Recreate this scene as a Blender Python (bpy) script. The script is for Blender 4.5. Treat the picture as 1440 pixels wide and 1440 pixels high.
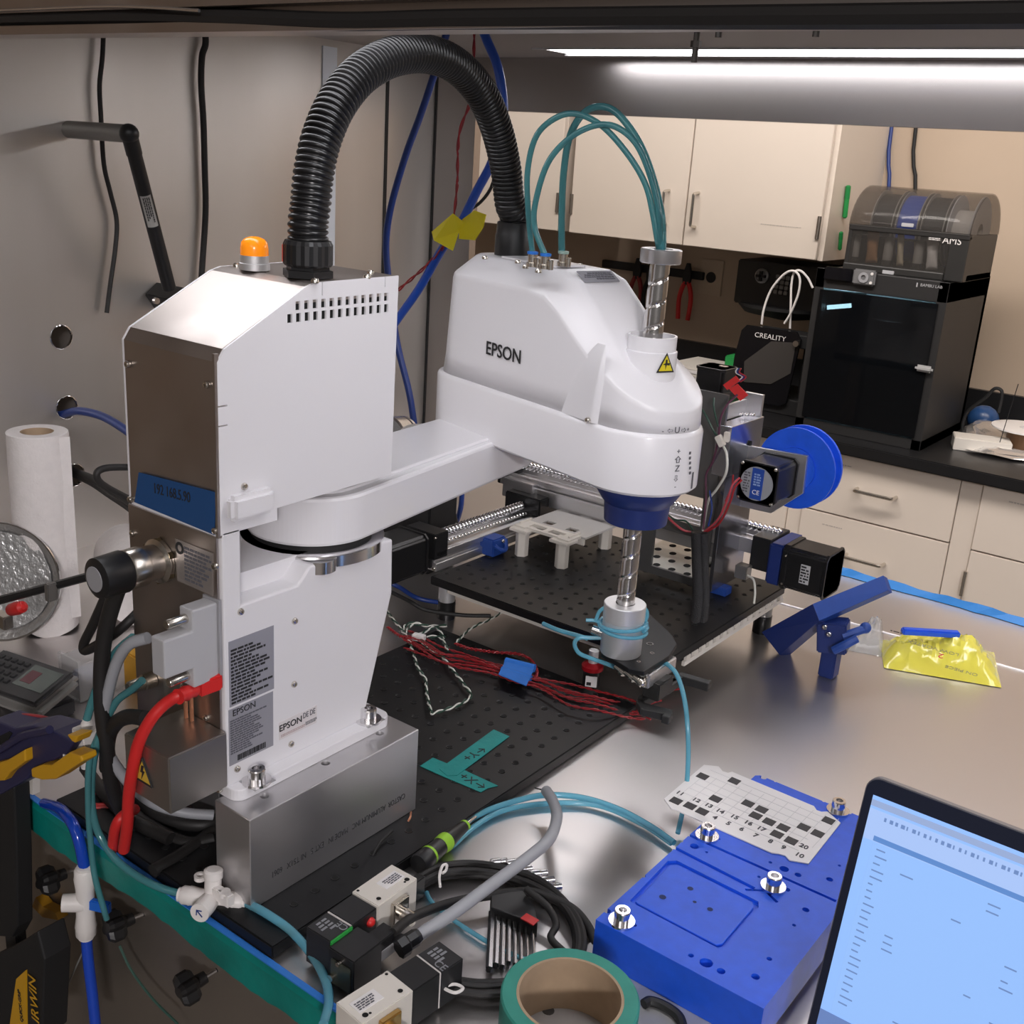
import bpy, bmesh, math, random
from mathutils import Vector as V, Matrix
random.seed(7)
for o in list(bpy.data.objects): bpy.data.objects.remove(o)
scene = bpy.context.scene
COL = scene.collection
PI = math.pi
# ------------------------------------------------------------------ camera
FPX, YAW, PIT, ROL = 1547.457, .6320917, .3155101, .0660478
CAM = V((0, 0, .668))
_cy, _sy, _cp, _sp = math.cos(YAW), math.sin(YAW), math.cos(PIT), math.sin(PIT)
FW = V((-_sy*_cp, _cy*_cp, -_sp)); _r = V((_cy, _sy, 0)); _u = _r.cross(FW)
RT = math.cos(ROL)*_r + math.sin(ROL)*_u
UP = -math.sin(ROL)*_r + math.cos(ROL)*_u
cd = bpy.data.cameras.new('camera'); cam = bpy.data.objects.new('camera', cd); COL.objects.link(cam)
cd.sensor_width = 36; cd.sensor_fit = 'HORIZONTAL'; cd.lens = 36*FPX/1440; cd.clip_start = .02; cd.clip_end = 60
cam.matrix_world = Matrix(((RT.x, UP.x, -FW.x, CAM.x), (RT.y, UP.y, -FW.y, CAM.y), (RT.z, UP.z, -FW.z, CAM.z), (0, 0, 0, 1)))
scene.camera = cam
# ------------------------------------------------------------------ world, lights, exposure
w = bpy.data.worlds.new('world'); scene.world = w; w.use_nodes = True
w.node_tree.nodes['Background'].inputs[0].default_value = (.95, .9, .88, 1)
w.node_tree.nodes['Background'].inputs[1].default_value = .12
vs = scene.view_settings
vs.view_transform = 'Standard'; vs.look = 'None'; vs.exposure = 0.28; vs.gamma = 1; vs.use_curve_mapping = False
def area(name, loc, tgt, sx, sy, power, col=(1, .95, .9)):
    ld = bpy.data.lights.new(name, 'AREA'); ld.shape = 'RECTANGLE'; ld.size = sx; ld.size_y = sy; ld.energy = power; ld.color = col
    o = bpy.data.objects.new(name, ld); COL.objects.link(o); o.location = loc
    o.rotation_euler = (V(tgt)-V(loc)).to_track_quat('-Z', 'Y').to_euler()
    return o
area('lab_ceiling_light', (2.6, -2.4, 1.8), (-.5, .9, 0), .6, .5, 110, (1, .95, .96))
area('lab_ceiling_light', (.3, -1.6, 1.83), (.2, -1.2, 0), 1.2, .6, 8, (1, .94, .9))
area('lab_ceiling_light', (-.7, 2.05, 1.84), (-.9, 3.1, -.1), 3.2, .5, 88, (1, .93, .88))
LAMP_STRENGTH = 10.0; LAMP2 = 5.5
# ------------------------------------------------------------------ pixel -> world helpers (measured on the photograph)
def ray(x, y): return FW + RT*((x-720)/FPX) - UP*((y-720)/FPX)
def onZ(x, y, z): d = ray(x, y); return CAM + d*((z-CAM.z)/d.z)
def onX(x, y, X): d = ray(x, y); return CAM + d*((X-CAM.x)/d.x)
def onY(x, y, Y): d = ray(x, y); return CAM + d*((Y-CAM.y)/d.y)
def onP(x, y, p, n): d = ray(x, y); n = V(n); return CAM + d*((V(p)-CAM).dot(n)/d.dot(n))
def onV(x, y, p): return onP(x, y, p, (p[0]-CAM.x, p[1]-CAM.y, 0))      # vertical plane through p facing the camera
# ------------------------------------------------------------------ materials
MATS = {}
def mat(name, col, rough=.5, metal=0, spec=.5, var=0, vscale=30, bump=0, bscale=200, stretch=None, emit=None, es=1, alpha=1, trans=0, coat=0, rvar=0):
    if name in MATS: return MATS[name]
    m = bpy.data.materials.new(name); m.use_nodes = True; nt = m.node_tree; b = nt.nodes['Principled BSDF']
    c = tuple(col)+(1,)
    b.inputs['Base Color'].default_value = c; b.inputs['Roughness'].default_value = rough; b.inputs['Metallic'].default_value = metal
    b.inputs['Specular IOR Level'].default_value = spec; b.inputs['Coat Weight'].default_value = coat
    b.inputs['Transmission Weight'].default_value = trans; b.inputs['Alpha'].default_value = alpha
    if emit: b.inputs['Emission Color'].default_value = tuple(emit)+(1,); b.inputs['Emission Strength'].default_value = es
    if var or bump or rvar:
        tc = nt.nodes.new('ShaderNodeTexCoord'); mp = nt.nodes.new('ShaderNodeMapping'); nt.links.new(tc.outputs['Object'], mp.inputs[0])
        if stretch: mp.inputs['Scale'].default_value = stretch
        if var or rvar:
            n = nt.nodes.new('ShaderNodeTexNoise'); n.inputs['Scale'].default_value = vscale; n.inputs['Detail'].default_value = 5; nt.links.new(mp.outputs[0], n.inputs['Vector'])
            if var:
                r = nt.nodes.new('ShaderNodeValToRGB'); nt.links.new(n.outputs[0], r.inputs[0])
                r.color_ramp.elements[0].position = .3; r.color_ramp.elements[1].position = .7
                r.color_ramp.elements[0].color = tuple(max(0, x*(1-var)) for x in col)+(1,); r.color_ramp.elements[1].color = tuple(min(1, x*(1+var)) for x in col)+(1,)
                nt.links.new(r.outputs[0], b.inputs['Base Color'])
            if rvar:
                mr = nt.nodes.new('ShaderNodeMapRange'); nt.links.new(n.outputs[0], mr.inputs[0]); mr.inputs[1].default_value = .3; mr.inputs[2].default_value = .7
                mr.inputs[3].default_value = rough-rvar; mr.inputs[4].default_value = rough+rvar; nt.links.new(mr.outputs[0], b.inputs['Roughness'])
        if bump:
            n2 = nt.nodes.new('ShaderNodeTexNoise'); n2.inputs['Scale'].default_value = bscale; n2.inputs['Detail'].default_value = 3; nt.links.new(mp.outputs[0], n2.inputs['Vector'])
            bp = nt.nodes.new('ShaderNodeBump'); bp.inputs['Strength'].default_value = bump; bp.inputs['Distance'].default_value = .002
            nt.links.new(n2.outputs[0], bp.inputs['Height']); nt.links.new(bp.outputs[0], b.inputs['Normal'])
    MATS[name] = m; return m
def tubemat(name, col, clear=.4, rough=.12):
    if name in MATS: return MATS[name]
    m = bpy.data.materials.new(name); m.use_nodes = True; nt = m.node_tree; b = nt.nodes['Principled BSDF']; out = nt.nodes['Material Output']
    b.inputs['Base Color'].default_value = tuple(col)+(1,); b.inputs['Roughness'].default_value = rough; b.inputs['Coat Weight'].default_value = .5
    t = nt.nodes.new('ShaderNodeBsdfTransparent'); t.inputs[0].default_value = tuple(min(1, c*1.1+(.2 if clear < .6 else .62)) for c in col)+(1,)
    mx = nt.nodes.new('ShaderNodeMixShader'); mx.inputs[0].default_value = clear
    nt.links.new(b.outputs[0], mx.inputs[1]); nt.links.new(t.outputs[0], mx.inputs[2]); nt.links.new(mx.outputs[0], out.inputs[0])
    MATS[name] = m; return m
STEEL_TOP = mat('brushed_steel_table', (.64, .61, .60), .30, .93)
def aniso(m, t, a):
    nt = m.node_tree; b = nt.nodes['Principled BSDF']; b.inputs['Anisotropic'].default_value = a
    c = nt.nodes.new('ShaderNodeCombineXYZ')
    for i in range(3): c.inputs[i].default_value = t[i]
    nt.links.new(c.outputs[0], b.inputs['Tangent'])
aniso(STEEL_TOP, (0, 1, 0), .6)
STEEL_WALL = mat('brushed_steel_wall', (.66, .62, .58), .42, .85, var=.09, vscale=2.2, rvar=.1, bump=.22, bscale=5, stretch=(1, 1.8, .15))
STEEL_HEAD = mat('brushed_steel_header', (.46, .43, .42), .26, 1, bump=.006, bscale=60, stretch=(.1, 1, 4))
STEEL_PANEL = mat('stainless_panel', (.50, .45, .42), .38, 1, var=.08, vscale=14, rvar=.07)
STEEL_SHINY = mat('polished_steel', (.78, .77, .78), .16, 1)
STEEL_SHAFT = mat('ground_steel', (.62, .60, .58), .22, 1)
ALU = mat('aluminium', (.68, .67, .68), .34, .9, var=.05, vscale=12, rvar=.06)
ALU_BLOCK = mat('milled_aluminium', (.60, .59, .60), .36, .9, var=.07, vscale=9, rvar=.08)
ALU_MATTE = mat('matte_aluminium', (.70, .70, .71), .45, .7)
ROBOT = mat('robot_white', (.80, .79, .82), .33, 0, var=.01, vscale=4)
ROBOT_ARM = mat('robot_white_gloss', (.80, .79, .82), .26, 0, coat=.2)
BLACK = mat('black_plastic', (.012, .012, .013), .38)
BLACKM = mat('black_matte', (.010, .010, .011), .65)
BLACKG = mat('black_gloss', (.006, .006, .008), .1)
RUBBER = mat('black_rubber', (.016, .015, .015), .55)
HOSE = mat('black_hose', (.012, .012, .013), .3)
ANOD = mat('black_anodised', (.0085, .0088, .010), .42, .1, spec=.4, var=.2, vscale=14)
DARK = mat('dark_void', (.004, .004, .004), .9)
BLUEP = mat('blue_plastic', (.012, .10, .74), .42, var=.06, vscale=80, bump=.05, bscale=300)
BLUECUP = mat('navy_plastic', (.012, .028, .15), .42)
BLUEDK = mat('blue_print', (.015, .06, .30), .5, var=.06, vscale=60)
BLUETAPE = mat('blue_tape', (.02, .17, .62), .6, var=.06, vscale=60, bump=.1, bscale=400)
TEALTAPE = mat('teal_tape', (.0, .25, .24), .5, var=.12, vscale=35, bump=.15, bscale=150)
TEALTAPE2 = mat('teal_tape_dark', (.0, .20, .17), .42, var=.25, vscale=18, bump=.2, bscale=120)
GREENROLL = mat('green_tape_roll', (.035, .27, .215), .55, var=.08, vscale=50)
KRAFT = mat('cardboard_core', (.40, .29, .19), .8, var=.1, vscale=40)
YELLOW = mat('yellow_plastic', (.62, .33, .012), .45)
YTAPE = mat('yellow_tape', (.78, .66, .02), .5, bump=.2, bscale=120)
CREAM = mat('cabinet_cream', (.68, .60, .52), .45, var=.02, vscale=3)
BEIGE = mat('wall_paint', (.49, .385, .29), .75, var=.02, vscale=4)
FLOORM = mat('floor_vinyl', (.20, .18, .16), .5, var=.1, vscale=12)
COUNTER = mat('black_counter', (.012, .012, .013), .35)
WHITE = mat('white_plastic', (.80, .77, .75), .4)
IVORY = mat('ivory_plastic', (.72, .68, .62), .42)
PAPER = mat('paper_towel', (.80, .76, .75), .9, bump=.35, bscale=260, var=.03, vscale=90)
PAPERW = mat('white_paper', (.78, .76, .76), .8)
GREY = mat('grey_plastic', (.34, .34, .36), .45)
LGREY = mat('light_grey_plastic', (.46, .46, .48), .42)
GREYCABLE = mat('grey_cable', (.36, .37, .40), .45)
RED = mat('red_plastic', (.62, .02, .02), .42)
REDW = mat('red_wire', (.34, .018, .024), .4)
WHITEW = mat('white_wire', (.74, .74, .68), .45)
GREENW = mat('green_wire', (.02, .06, .04), .45)
BLUECAB = mat('blue_cable', (.010, .038, .21), .35)
TEAL = tubemat('teal_air_tube', (.10, .34, .37), .42)
TEALB = tubemat('bright_air_tube', (.20, .54, .67), .48, .07)
BLUETUBE = tubemat('blue_air_tube', (.01, .07, .55), .15)
CLEAR = tubemat('clear_plastic', (.62, .62, .62), .62, .08)
SMOKE = tubemat('smoke_plastic', (.16, .15, .14), .84, .06)
INK = mat('ink', (.02, .02, .022), .6)
INKGREY = mat('grey_print', (.12, .12, .14), .6)
LABEL = mat('silver_label', (.36, .36, .40), .4, .25)
BRASS = mat('brass', (.60, .40, .16), .3, 1)
NICKEL = mat('nickel', (.66, .62, .56), .25, 1)
GREENP = mat('green_plastic', (.02, .30, .07), .5)
LIME = mat('lime_plastic', (.28, .55, .03), .5)
REDTAPE = mat('red_tape', (.66, .03, .03), .5)
# ------------------------------------------------------------------ mesh building
class MB:
    def __init__(s): s.v = []; s.f = []; s.sm = []
    def add(s, vs, fs, smooth=False):
        b = len(s.v); s.v += [tuple(p) for p in vs]; s.f += [tuple(i+b for i in f) for f in fs]; s.sm += [smooth]*len(fs); return s
    def box(s, x0, x1, y0, y1, z0, z1, bv=0):
        if bv:
            b = bmesh.new(); bmesh.ops.create_cube(b, size=1)
            for v in b.verts: v.co = V(((x0+x1)/2+v.co.x*(x1-x0), (y0+y1)/2+v.co.y*(y1-y0), (z0+z1)/2+v.co.z*(z1-z0)))
            bmesh.ops.bevel(b, geom=b.edges[:], offset=bv, segments=2, affect='EDGES'); return s.bm(b)
        return s.add([(x, y, z) for z in (z0, z1) for y in (y0, y1) for x in (x0, x1)], [(0, 2, 3, 1), (4, 5, 7, 6), (0, 1, 5, 4), (2, 6, 7, 3), (0, 4, 6, 2), (1, 3, 7, 5)])
    def bm(s, b, smooth=False):
        b.verts.index_update(); s.add([v.co[:] for v in b.verts], [[v.index for v in f.verts] for f in b.faces], smooth); b.free(); return s
    def obox(s, c, ux, uy, uz, hx, hy, hz, bv=0):
        m = MB(); m.box(-hx, hx, -hy, hy, -hz, hz, bv); c, ux, uy, uz = V(c), V(ux), V(uy), V(uz)
        return s.add([c+ux*p[0]+uy*p[1]+uz*p[2] for p in m.v], m.f)
    def lathe(s, prof, o, ax=(0, 0, 1), n=24, cap=True, smooth=True):
        o = V(o); ax = V(ax).normalized(); t = V((1, 0, 0)) if abs(ax.x) < .9 else V((0, 1, 0)); e1 = ax.cross(t).normalized(); e2 = ax.cross(e1)
        vs = []; fs = []
        for r, h in prof:
            for k in range(n): a = 2*PI*k/n; vs.append(o+ax*h+(e1*math.cos(a)+e2*math.sin(a))*r)
        for i in range(len(prof)-1):
            for k in range(n): k2 = (k+1) % n; fs.append((i*n+k, i*n+k2, (i+1)*n+k2, (i+1)*n+k))
        s.add(vs, fs, smooth)
        if cap:
            if prof[0][0] > 1e-6: s.add(vs[:n], [tuple(range(n))[::-1]])
            if prof[-1][0] > 1e-6: s.add(vs[-n:], [tuple(range(n))])
        return s
    def cyl(s, a, b, r, r2=None, n=20, cap=True):
        a, b = V(a), V(b); return s.lathe([(r, 0), (r if r2 is None else r2, (b-a).length)], a, b-a, n, cap)
    def ring(s, a, b, ro, ri, n=32):
        L = (V(b)-V(a)).length; return s.lathe([(ri, 0), (ro, 0), (ro, L), (ri, L), (ri, 0)], a, V(b)-V(a), n, False, False)
    def sphere(s, c, r, n=12, sq=1):
        b = bmesh.new(); bmesh.ops.create_uvsphere(b, u_segments=n, v_segments=max(6, n//2+2), radius=r)
        for v in b.verts: v.co = V(c)+V((v.co.x, v.co.y, v.co.z*sq))
        return s.bm(b, True)
    def prism(s, poly, o, ux, uy, uz, d):     # polygon in (ux, uy), extruded along uz by d
        o, ux, uy, uz = V(o), V(ux), V(uy), V(uz); n = len(poly)
        a = [o+ux*p[0]+uy*p[1] for p in poly]; vs = a+[p+uz*d for p in a]
        ar = sum(poly[i][0]*poly[(i+1) % n][1]-poly[(i+1) % n][0]*poly[i][1] for i in range(n)); flip = (ux.cross(uy).dot(uz)*d*ar < 0)
        fs = [tuple(range(n))[::-1], tuple(range(n, 2*n))]+[(i, (i+1) % n, n+(i+1) % n, n+i) for i in range(n)]
        if flip: fs = [f[::-1] for f in fs]
        return s.add(vs, fs)
    def tube(s, pts, r, n=10, cap=True, res=6, smooth=True, rad=None):
        P = crom(pts, res) if res > 1 and len(pts) > 2 else [V(p) for p in pts]
        vs = []; fs = []; t0 = (P[1]-P[0]).normalized(); x = t0.orthogonal().normalized()
        for i, p in enumerate(P):
            t = (P[min(i+1, len(P)-1)]-P[max(i-1, 0)])
            if t.length < 1e-9: t = t0
            t.normalize(); x = (x-t*x.dot(t)).normalized(); y = t.cross(x); t0 = t
            rr = rad(i, len(P)) if rad else r
            for k in range(n): a = 2*PI*k/n; vs.append(p+(x*math.cos(a)+y*math.sin(a))*rr)
        for i in range(len(P)-1):
            for k in range(n): k2 = (k+1) % n; fs.append((i*n+k, i*n+k2, (i+1)*n+k2, (i+1)*n+k))
        s.add(vs, fs, smooth)
        if cap: s.add(vs[:n], [tuple(range(n))[::-1]]); s.add(vs[-n:], [tuple(range(n))])
        return s
    def xf(s, o, ux, uy, uz):
        o, ux, uy, uz = V(o), V(ux), V(uy), V(uz); s.v = [tuple(o+ux*p[0]+uy*p[1]+uz*p[2]) for p in s.v]; return s
    def join(s, m):
        b = len(s.v); s.v += m.v; s.f += [tuple(i+b for i in f) for f in m.f]; s.sm += m.sm; return s
def crom(pts, res):
    P = [V(p) for p in pts]; P = [P[0]*2-P[1]]+P+[P[-1]*2-P[-2]]; out = []
    for i in range(1, len(P)-2):
        a, b, c, d = P[i-1:i+3]
        for k in range(res):
            t = k/res; out.append(.5*((2*b)+(c-a)*t+(2*a-5*b+4*c-d)*t*t+(3*b-a-3*c+d)*t**3))
    out.append(P[-2]); return out
def mesh(mb, name):
    me = bpy.data.meshes.new(name); me.from_pydata(mb.v, [], mb.f); me.update()
    if any(mb.sm):
        me.polygons.foreach_set('use_smooth', mb.sm); me.set_sharp_from_angle(angle=math.radians(38))
    return me
def link(name, me, m, parent=None):
    o = bpy.data.objects.new(name, me); COL.objects.link(o)
    if m is not None and len(me.materials) == 0: me.materials.append(m)
    if parent is not None:
        o.parent = parent
        p = parent; M = Matrix.Identity(4)
        while p is not None: M = p.matrix_basis @ M if p.parent is None else p.matrix_parent_inverse @ p.matrix_basis @ M; p = p.parent
        o.matrix_parent_inverse = M.inverted()
    return o
def obj(name, mb, m, parent=None, bev=0):
    o = link(name, mesh(mb, name), m, parent)
    if bev:
        md = o.modifiers.new('bevel', 'BEVEL'); md.width = bev; md.segments = 2; md.limit_method = 'ANGLE'; md.angle_limit = math.radians(40)
    return o
def tag(o, label, cat, group=None, kind=None):
    if label: o['label'] = label
    if cat: o['category'] = cat
    if group: o['group'] = group
    if kind: o['kind'] = kind
    return o
def thing(name, label, cat, loc, group=None, kind=None):
    o = bpy.data.objects.new(name, None); COL.objects.link(o); o.location = loc; o.empty_display_size = .02
    o.matrix_basis = Matrix.Translation(V(loc))
    return tag(o, label, cat, group, kind)
def solo(name, mb, m, label, cat, group=None, kind=None, bev=0): return tag(obj(name, mb, m, None, bev), label, cat, group, kind)
def struct(name, mb, m, parent=None, bev=0):
    o = obj(name, mb, m, parent, bev)
    if parent is None: o['kind'] = 'structure'
    return o
def cut(o, mb):
    """subtract the shapes in mb from mesh object o"""
    c = obj('cutter', mb, DARK); md = o.modifiers.new('b', 'BOOLEAN'); md.operation = 'DIFFERENCE'; md.object = c; md.solver = 'EXACT'; md.use_self = True
    dg = bpy.context.evaluated_depsgraph_get(); me = bpy.data.meshes.new_from_object(o.evaluated_get(dg))
    o.modifiers.remove(md); old = o.data; o.data = me; bpy.data.meshes.remove(old); bpy.data.objects.remove(c)
def text(name, s, size, o, ux, uy, m, parent=None, align='CENTER', ext=.0002, sx=1, bold=0):
    cu = bpy.data.curves.new('t', 'FONT'); cu.body = s; cu.size = size; cu.align_x = align; cu.align_y = 'CENTER'; cu.extrude = ext; cu.resolution_u = 3; cu.offset = bold*size
    t = bpy.data.objects.new('t', cu); COL.objects.link(t); dg = bpy.context.evaluated_depsgraph_get(); dg.update()
    me = bpy.data.meshes.new_from_object(t.evaluated_get(dg)); bpy.data.objects.remove(t); bpy.data.curves.remove(cu)
    ux = V(ux).normalized(); uy = V(uy).normalized(); uz = ux.cross(uy)
    me.transform(Matrix(((ux.x*sx, uy.x, uz.x, o[0]), (ux.y*sx, uy.y, uz.y, o[1]), (ux.z*sx, uy.z, uz.z, o[2]), (0, 0, 0, 1))))
    me.materials.clear(); return link(name, me, m, parent)
def marks(w, h, rows, seed, fill=.8, o=None, ux=None, uy=None, t=.0003, mb=None):
    """rows of small print dashes on a plate centred at o"""
    rg = random.Random(seed); mb = mb or MB(); uz = V(ux).cross(V(uy)); rh = h/rows
    for i in range(rows):
        y = h/2-(i+.5)*rh; x = -w/2; end = -w/2+w*(fill*rg.uniform(.6, 1.2) if fill < 1 else 1)
        while x < min(end, w/2-.001):
            l = rg.uniform(.25, 1.0)*rh*2.2; l = min(l, w/2-x)
            mb.obox(V(o)+V(ux)*(x+l/2)+V(uy)*y, ux, uy, uz, l/2, rh*.28, t); x += l+rh*.35
    return mb
def screw(parent, p, n, r=.003, name='screw', m=None):
    mb = MB(); mb.lathe([(r, -.001), (r, r*.35), (r*.75, r*.75), (r*.35, r*.8), (r*.3, r*.35), (0, r*.3)], p, n, 12); return obj(name, mb, m or NICKEL, parent)
def shcs(parent, p, r, h, name='bolt', washer=True):
    mb = MB(); mb.lathe([(r, 0), (r, h*.9), (r*.92, h), (r*.52, h), (r*.5, h*.45), (0, h*.45)], V(p)+V((0, 0, .0025 if washer else 0)), (0, 0, 1), 28, smooth=False)
    b = obj(name, mb, STEEL_SHINY, parent)
    if washer: obj('washer', MB().ring(p, V(p)+V((0, 0, .0025)), r*1.65, r*.6, 24), STEEL_SHINY, b)
    return b
X, Y, Z = V((1, 0, 0)), V((0, 1, 0)), V((0, 0, 1))
# ================================================================== THE ROOM
ZF, ZC, YW = -.92, 1.86, 3.62
struct('floor', MB().box(-4, 5, -5, YW, ZF-.05, ZF), FLOORM)
struct('wall_back', MB().box(-4, 5, YW, YW+.1, ZF, ZC), BEIGE)
struct('wall_left', MB().box(-4.1, -4, -5, YW+.1, ZF, ZC), BEIGE)
struct('ceiling', MB().box(-4, 5, -5, YW, ZC, ZC+.05), mat('ceiling_tile', (.62, .6, .57), .9))
# ------------------------------------------------------------------ steel hood around the bench
HX, HX2, HY0, HY1, HZ = -1.58, .78, .51, 1.80, .84
hood = thing('steel_hood', 'brushed stainless steel hood around the robot with a wide opening at its back', 'hood', (HX, HY1, 0), kind='structure')
wl = obj('side_panel', MB().box(HX-.004, HX, HY0, HY1, 0, HZ), STEEL_WALL, hood)
holes = [(86, 474), (94, 573), (104, 668)]
cm = MB()
for px, py in holes:
    c = onX(px, py, HX); cm.cyl(c-X*.05, c+X*.05, .0185, n=28)
cut(wl, cm)
for px, py in holes:
    c = onX(px, py, HX); rm = MB(); n = 40; rg = random.Random(px)
    for k in range(n):
        a0, a1 = 2*PI*k/n, 2*PI*(k+1)/n; r = .0175+rg.uniform(0, .0012)
        pts = [c+X*d+(Y*math.cos(a)+Z*math.sin(a))*rr for a in (a0, a1) for d, rr in ((-.004, r), (.0012, r), (.0008, .0192))]
        rm.add(pts, [(0, 1, 4, 3), (1, 2, 5, 4)])
    obj('hole_rim', rm, STEEL_SHINY, hood)
obj('cavity_back', MB().box(HX-.09, HX-.08, .6, 1.2, 0, .5), mat('dark_steel', (.34, .31, .29), .4, .6), hood)
obj('seam', MB().box(HX, HX+.0015, 1.655, 1.663, 0, HZ), RUBBER, hood)
obj('reflection_strip', MB().box(HX, HX+.003, 1.487, 1.522, .30, HZ-.012), mat('reflection_pale', (.84, .89, .96), .4), hood)  # lamp reflection in the side panel, laid in as a pale strip
obj('corner_post', MB().box(HX, -1.472, HY1, HY1+.02, 0, HZ), STEEL_HEAD, hood)
obj('seam', MB().box(-1.5795, -1.575, HY1-.002, HY1, 0, HZ), RUBBER, hood)
obj('back_header', MB().box(-1.472, HX2, HY1, HY1+.02, .743, HZ), STEEL_HEAD, hood)
LX0, LX1, LY0, LY1 = -1.215, .62, 1.640, 1.735
cz = MB(); cz.box(HX, HX2, HY0, LY0, HZ, HZ+.004); cz.box(HX, HX2, LY1, HY1+.02, HZ, HZ+.004); cz.box(HX, LX0, LY0, LY1, HZ, HZ+.004); cz.box(LX1, HX2, LY0, LY1, HZ, HZ+.004)
obj('top_panel', cz, mat('brushed_steel_top', (.40, .37, .36), .5, .8), hood)
lamp = mat('lamp_diffuser', (.9, .9, .9), .5, emit=(.975, .965, 1), es=LAMP_STRENGTH)
lm = thing('hood_lamp', 'long bright fluorescent lamp recessed in the top of the steel hood', 'lamp', (LX0, LY0, HZ))
obj('diffuser', MB().box(LX0, LX1, LY0, LY1, HZ+.001, HZ+.006), lamp, lm)
fr = MB()
for a, b in ((LY0-.006, LY0), (LY1, LY1+.006)): fr.box(LX0-.006, LX1+.006, a, b, HZ-.003, HZ+.012)
obj('frame', fr, mat('lamp_frame', (.6, .6, .6), .6), lm)
lm2 = thing('hood_lamp', 'second fluorescent lamp in the hood top just behind the front header', 'lamp', (LX0, .66, HZ))
obj('diffuser', MB().box(LX0, LX1, .63, .73, HZ-.006, HZ-.001), mat('lamp_diffuser_front', (.9, .9, .9), .5, emit=(.965, .96, 1), es=LAMP2), lm2)
fr = MB()
for a, b in ((.622, .63), (.73, .738)): fr.box(LX0-.006, LX1+.006, a, b, HZ-.012, HZ-.0005)
for a, b in ((LX0-.014, LX0-.0005), (LX1+.0005, LX1+.014)): fr.box(a, b, .622, .738, HZ-.012, HZ-.0005)
obj('frame', fr, mat('lamp_frame', (.6, .6, .6), .6), lm2)
# hanging rods
for i, (px, y0, y1, Yp) in enumerate([(976, 48, 88, 1.05), (1010, 40, 53, 1.0), (1147, 40, 52, 1.0)]):
    a = onY(px, y1, Yp); mb = MB(); mb.cyl(a, (a.x, a.y, HZ), .0032, n=10); mb.cyl((a.x, a.y, a.z+.014), (a.x, a.y, a.z+.02), .0055, n=6)
    solo('hanging_bolt', mb, mat('dark_zinc', (.12, .11, .1), .4, .8), ['long threaded bolt with a nut hanging from the hood top in front of the lamp', 'short threaded bolt end hanging from the hood top', 'short threaded bolt end hanging from the hood top'][i], 'bolt', None if i == 0 else 'short bolts under the hood top')
# front header with its rubber seal
fh = obj('front_header', MB().box(-1.6, HX2, .485, .51, .7285, .7345).box(-1.6, HX2, .492, .51, .7345, 1.15).box(-1.6, HX2, .480, .492, .7428, 1.15), STEEL_PANEL, hood)
sp = [onY(x, y, .488) for x, y in [(-60, 27), (150, 22), (320, 24), (480, 30), (640, 27), (900, 25), (1200, 23), (1500, 20)]]
obj('rubber_seal', MB().tube(sp, .0052, 8), RUBBER, hood)
bt = [onY(x, y, .478) for x, y in [(-40, 16), (60, 12), (150, 9), (220, 11), (280, 15)]]
obj('highlight_line', MB().tube(bt, .0011, 6), STEEL_SHINY, hood)  # white highlight along the header, added as a thin shiny tube
# ------------------------------------------------------------------ bench
bench = thing('steel_bench', 'wide stainless steel bench top with scratched brushed surface under the robot', 'bench', (-.4, .513, -.9))
obj('bench_top', MB().box(HX, HX2, .513, 1.813, -.028, 0), STEEL_TOP, bench)
obj('apron', MB().box(HX, HX2, .545, .55, -.5, -.028), mat('apron_steel', (.34, .30, .26), .42, .8, var=.08, vscale=4), bench)
for x in (-1.5, .7):
    for y in (.60, 1.75): obj('leg', MB().box(x-.025, x+.025, y-.025, y+.025, ZF, -.028), STEEL_PANEL, bench)
obj('under_shelf', MB().box(HX, HX2, .6, 1.78, -.62, -.6), STEEL_PANEL, bench)
# tape along the bench edges
e = MB(); n = 60
vs = []; rg = random.Random(3)
for k in range(n+1):
    x = -.985+(.985-.30)*k/n; vs += [(x, .5105, .0005), (x, .5085, -.006), (x, .509, -.034+rg.uniform(-.0015, .0015)-.004*math.sin(k*.25))]
e.add(vs, [(3*k+i, 3*k+3+i, 3*k+4+i, 3*k+1+i) for k in range(n) for i in (0, 1)])
o = solo('edge_tape', e, TEALTAPE2, 'long teal tape strip covering the front edge of the steel bench', 'tape')
o.modifiers.new('s', 'SOLIDIFY').thickness = .0008
solo('edge_tape', MB().box(-.985, -.30, .5095, .5155, .0002, .0016), mat('blue_edge', (.03, .20, .66), .5), 'narrow blue tape line along the top of the front bench edge', 'tape')
bt = MB(); vs = []; n = 30; rg = random.Random(5)
for k in range(n+1):
    x = -.66+.72*k/n; d = rg.uniform(-.002, .002); vs += [(x, 1.806+d, .0012), (x, 1.8145, .012+rg.uniform(-.002, .002)), (x, 1.8165, -.004+rg.uniform(-.004, .002))]
bt.add(vs, [(3*k+i, 3*k+3+i, 3*k+4+i, 3*k+1+i) for k in range(n) for i in (0, 1)])
o = solo('edge_tape', bt, mat('blue_back_tape', (.02, .17, .48), .5, bump=.2, bscale=60), 'crinkled blue tape along the far edge of the bench', 'tape')
o.modifiers.new('s', 'SOLIDIFY').thickness = .0008
for px, py in ((1133, 806), (1178, 838), (1247, 862)):
    p = onY(px, py-6, 1.82); solo('tape_bump', MB().sphere(p, .005, 10, .7), BLACKM, 'small dark rubber bumper peeking over the far bench edge', 'bumper', 'bumpers behind the far bench edge')
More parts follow.
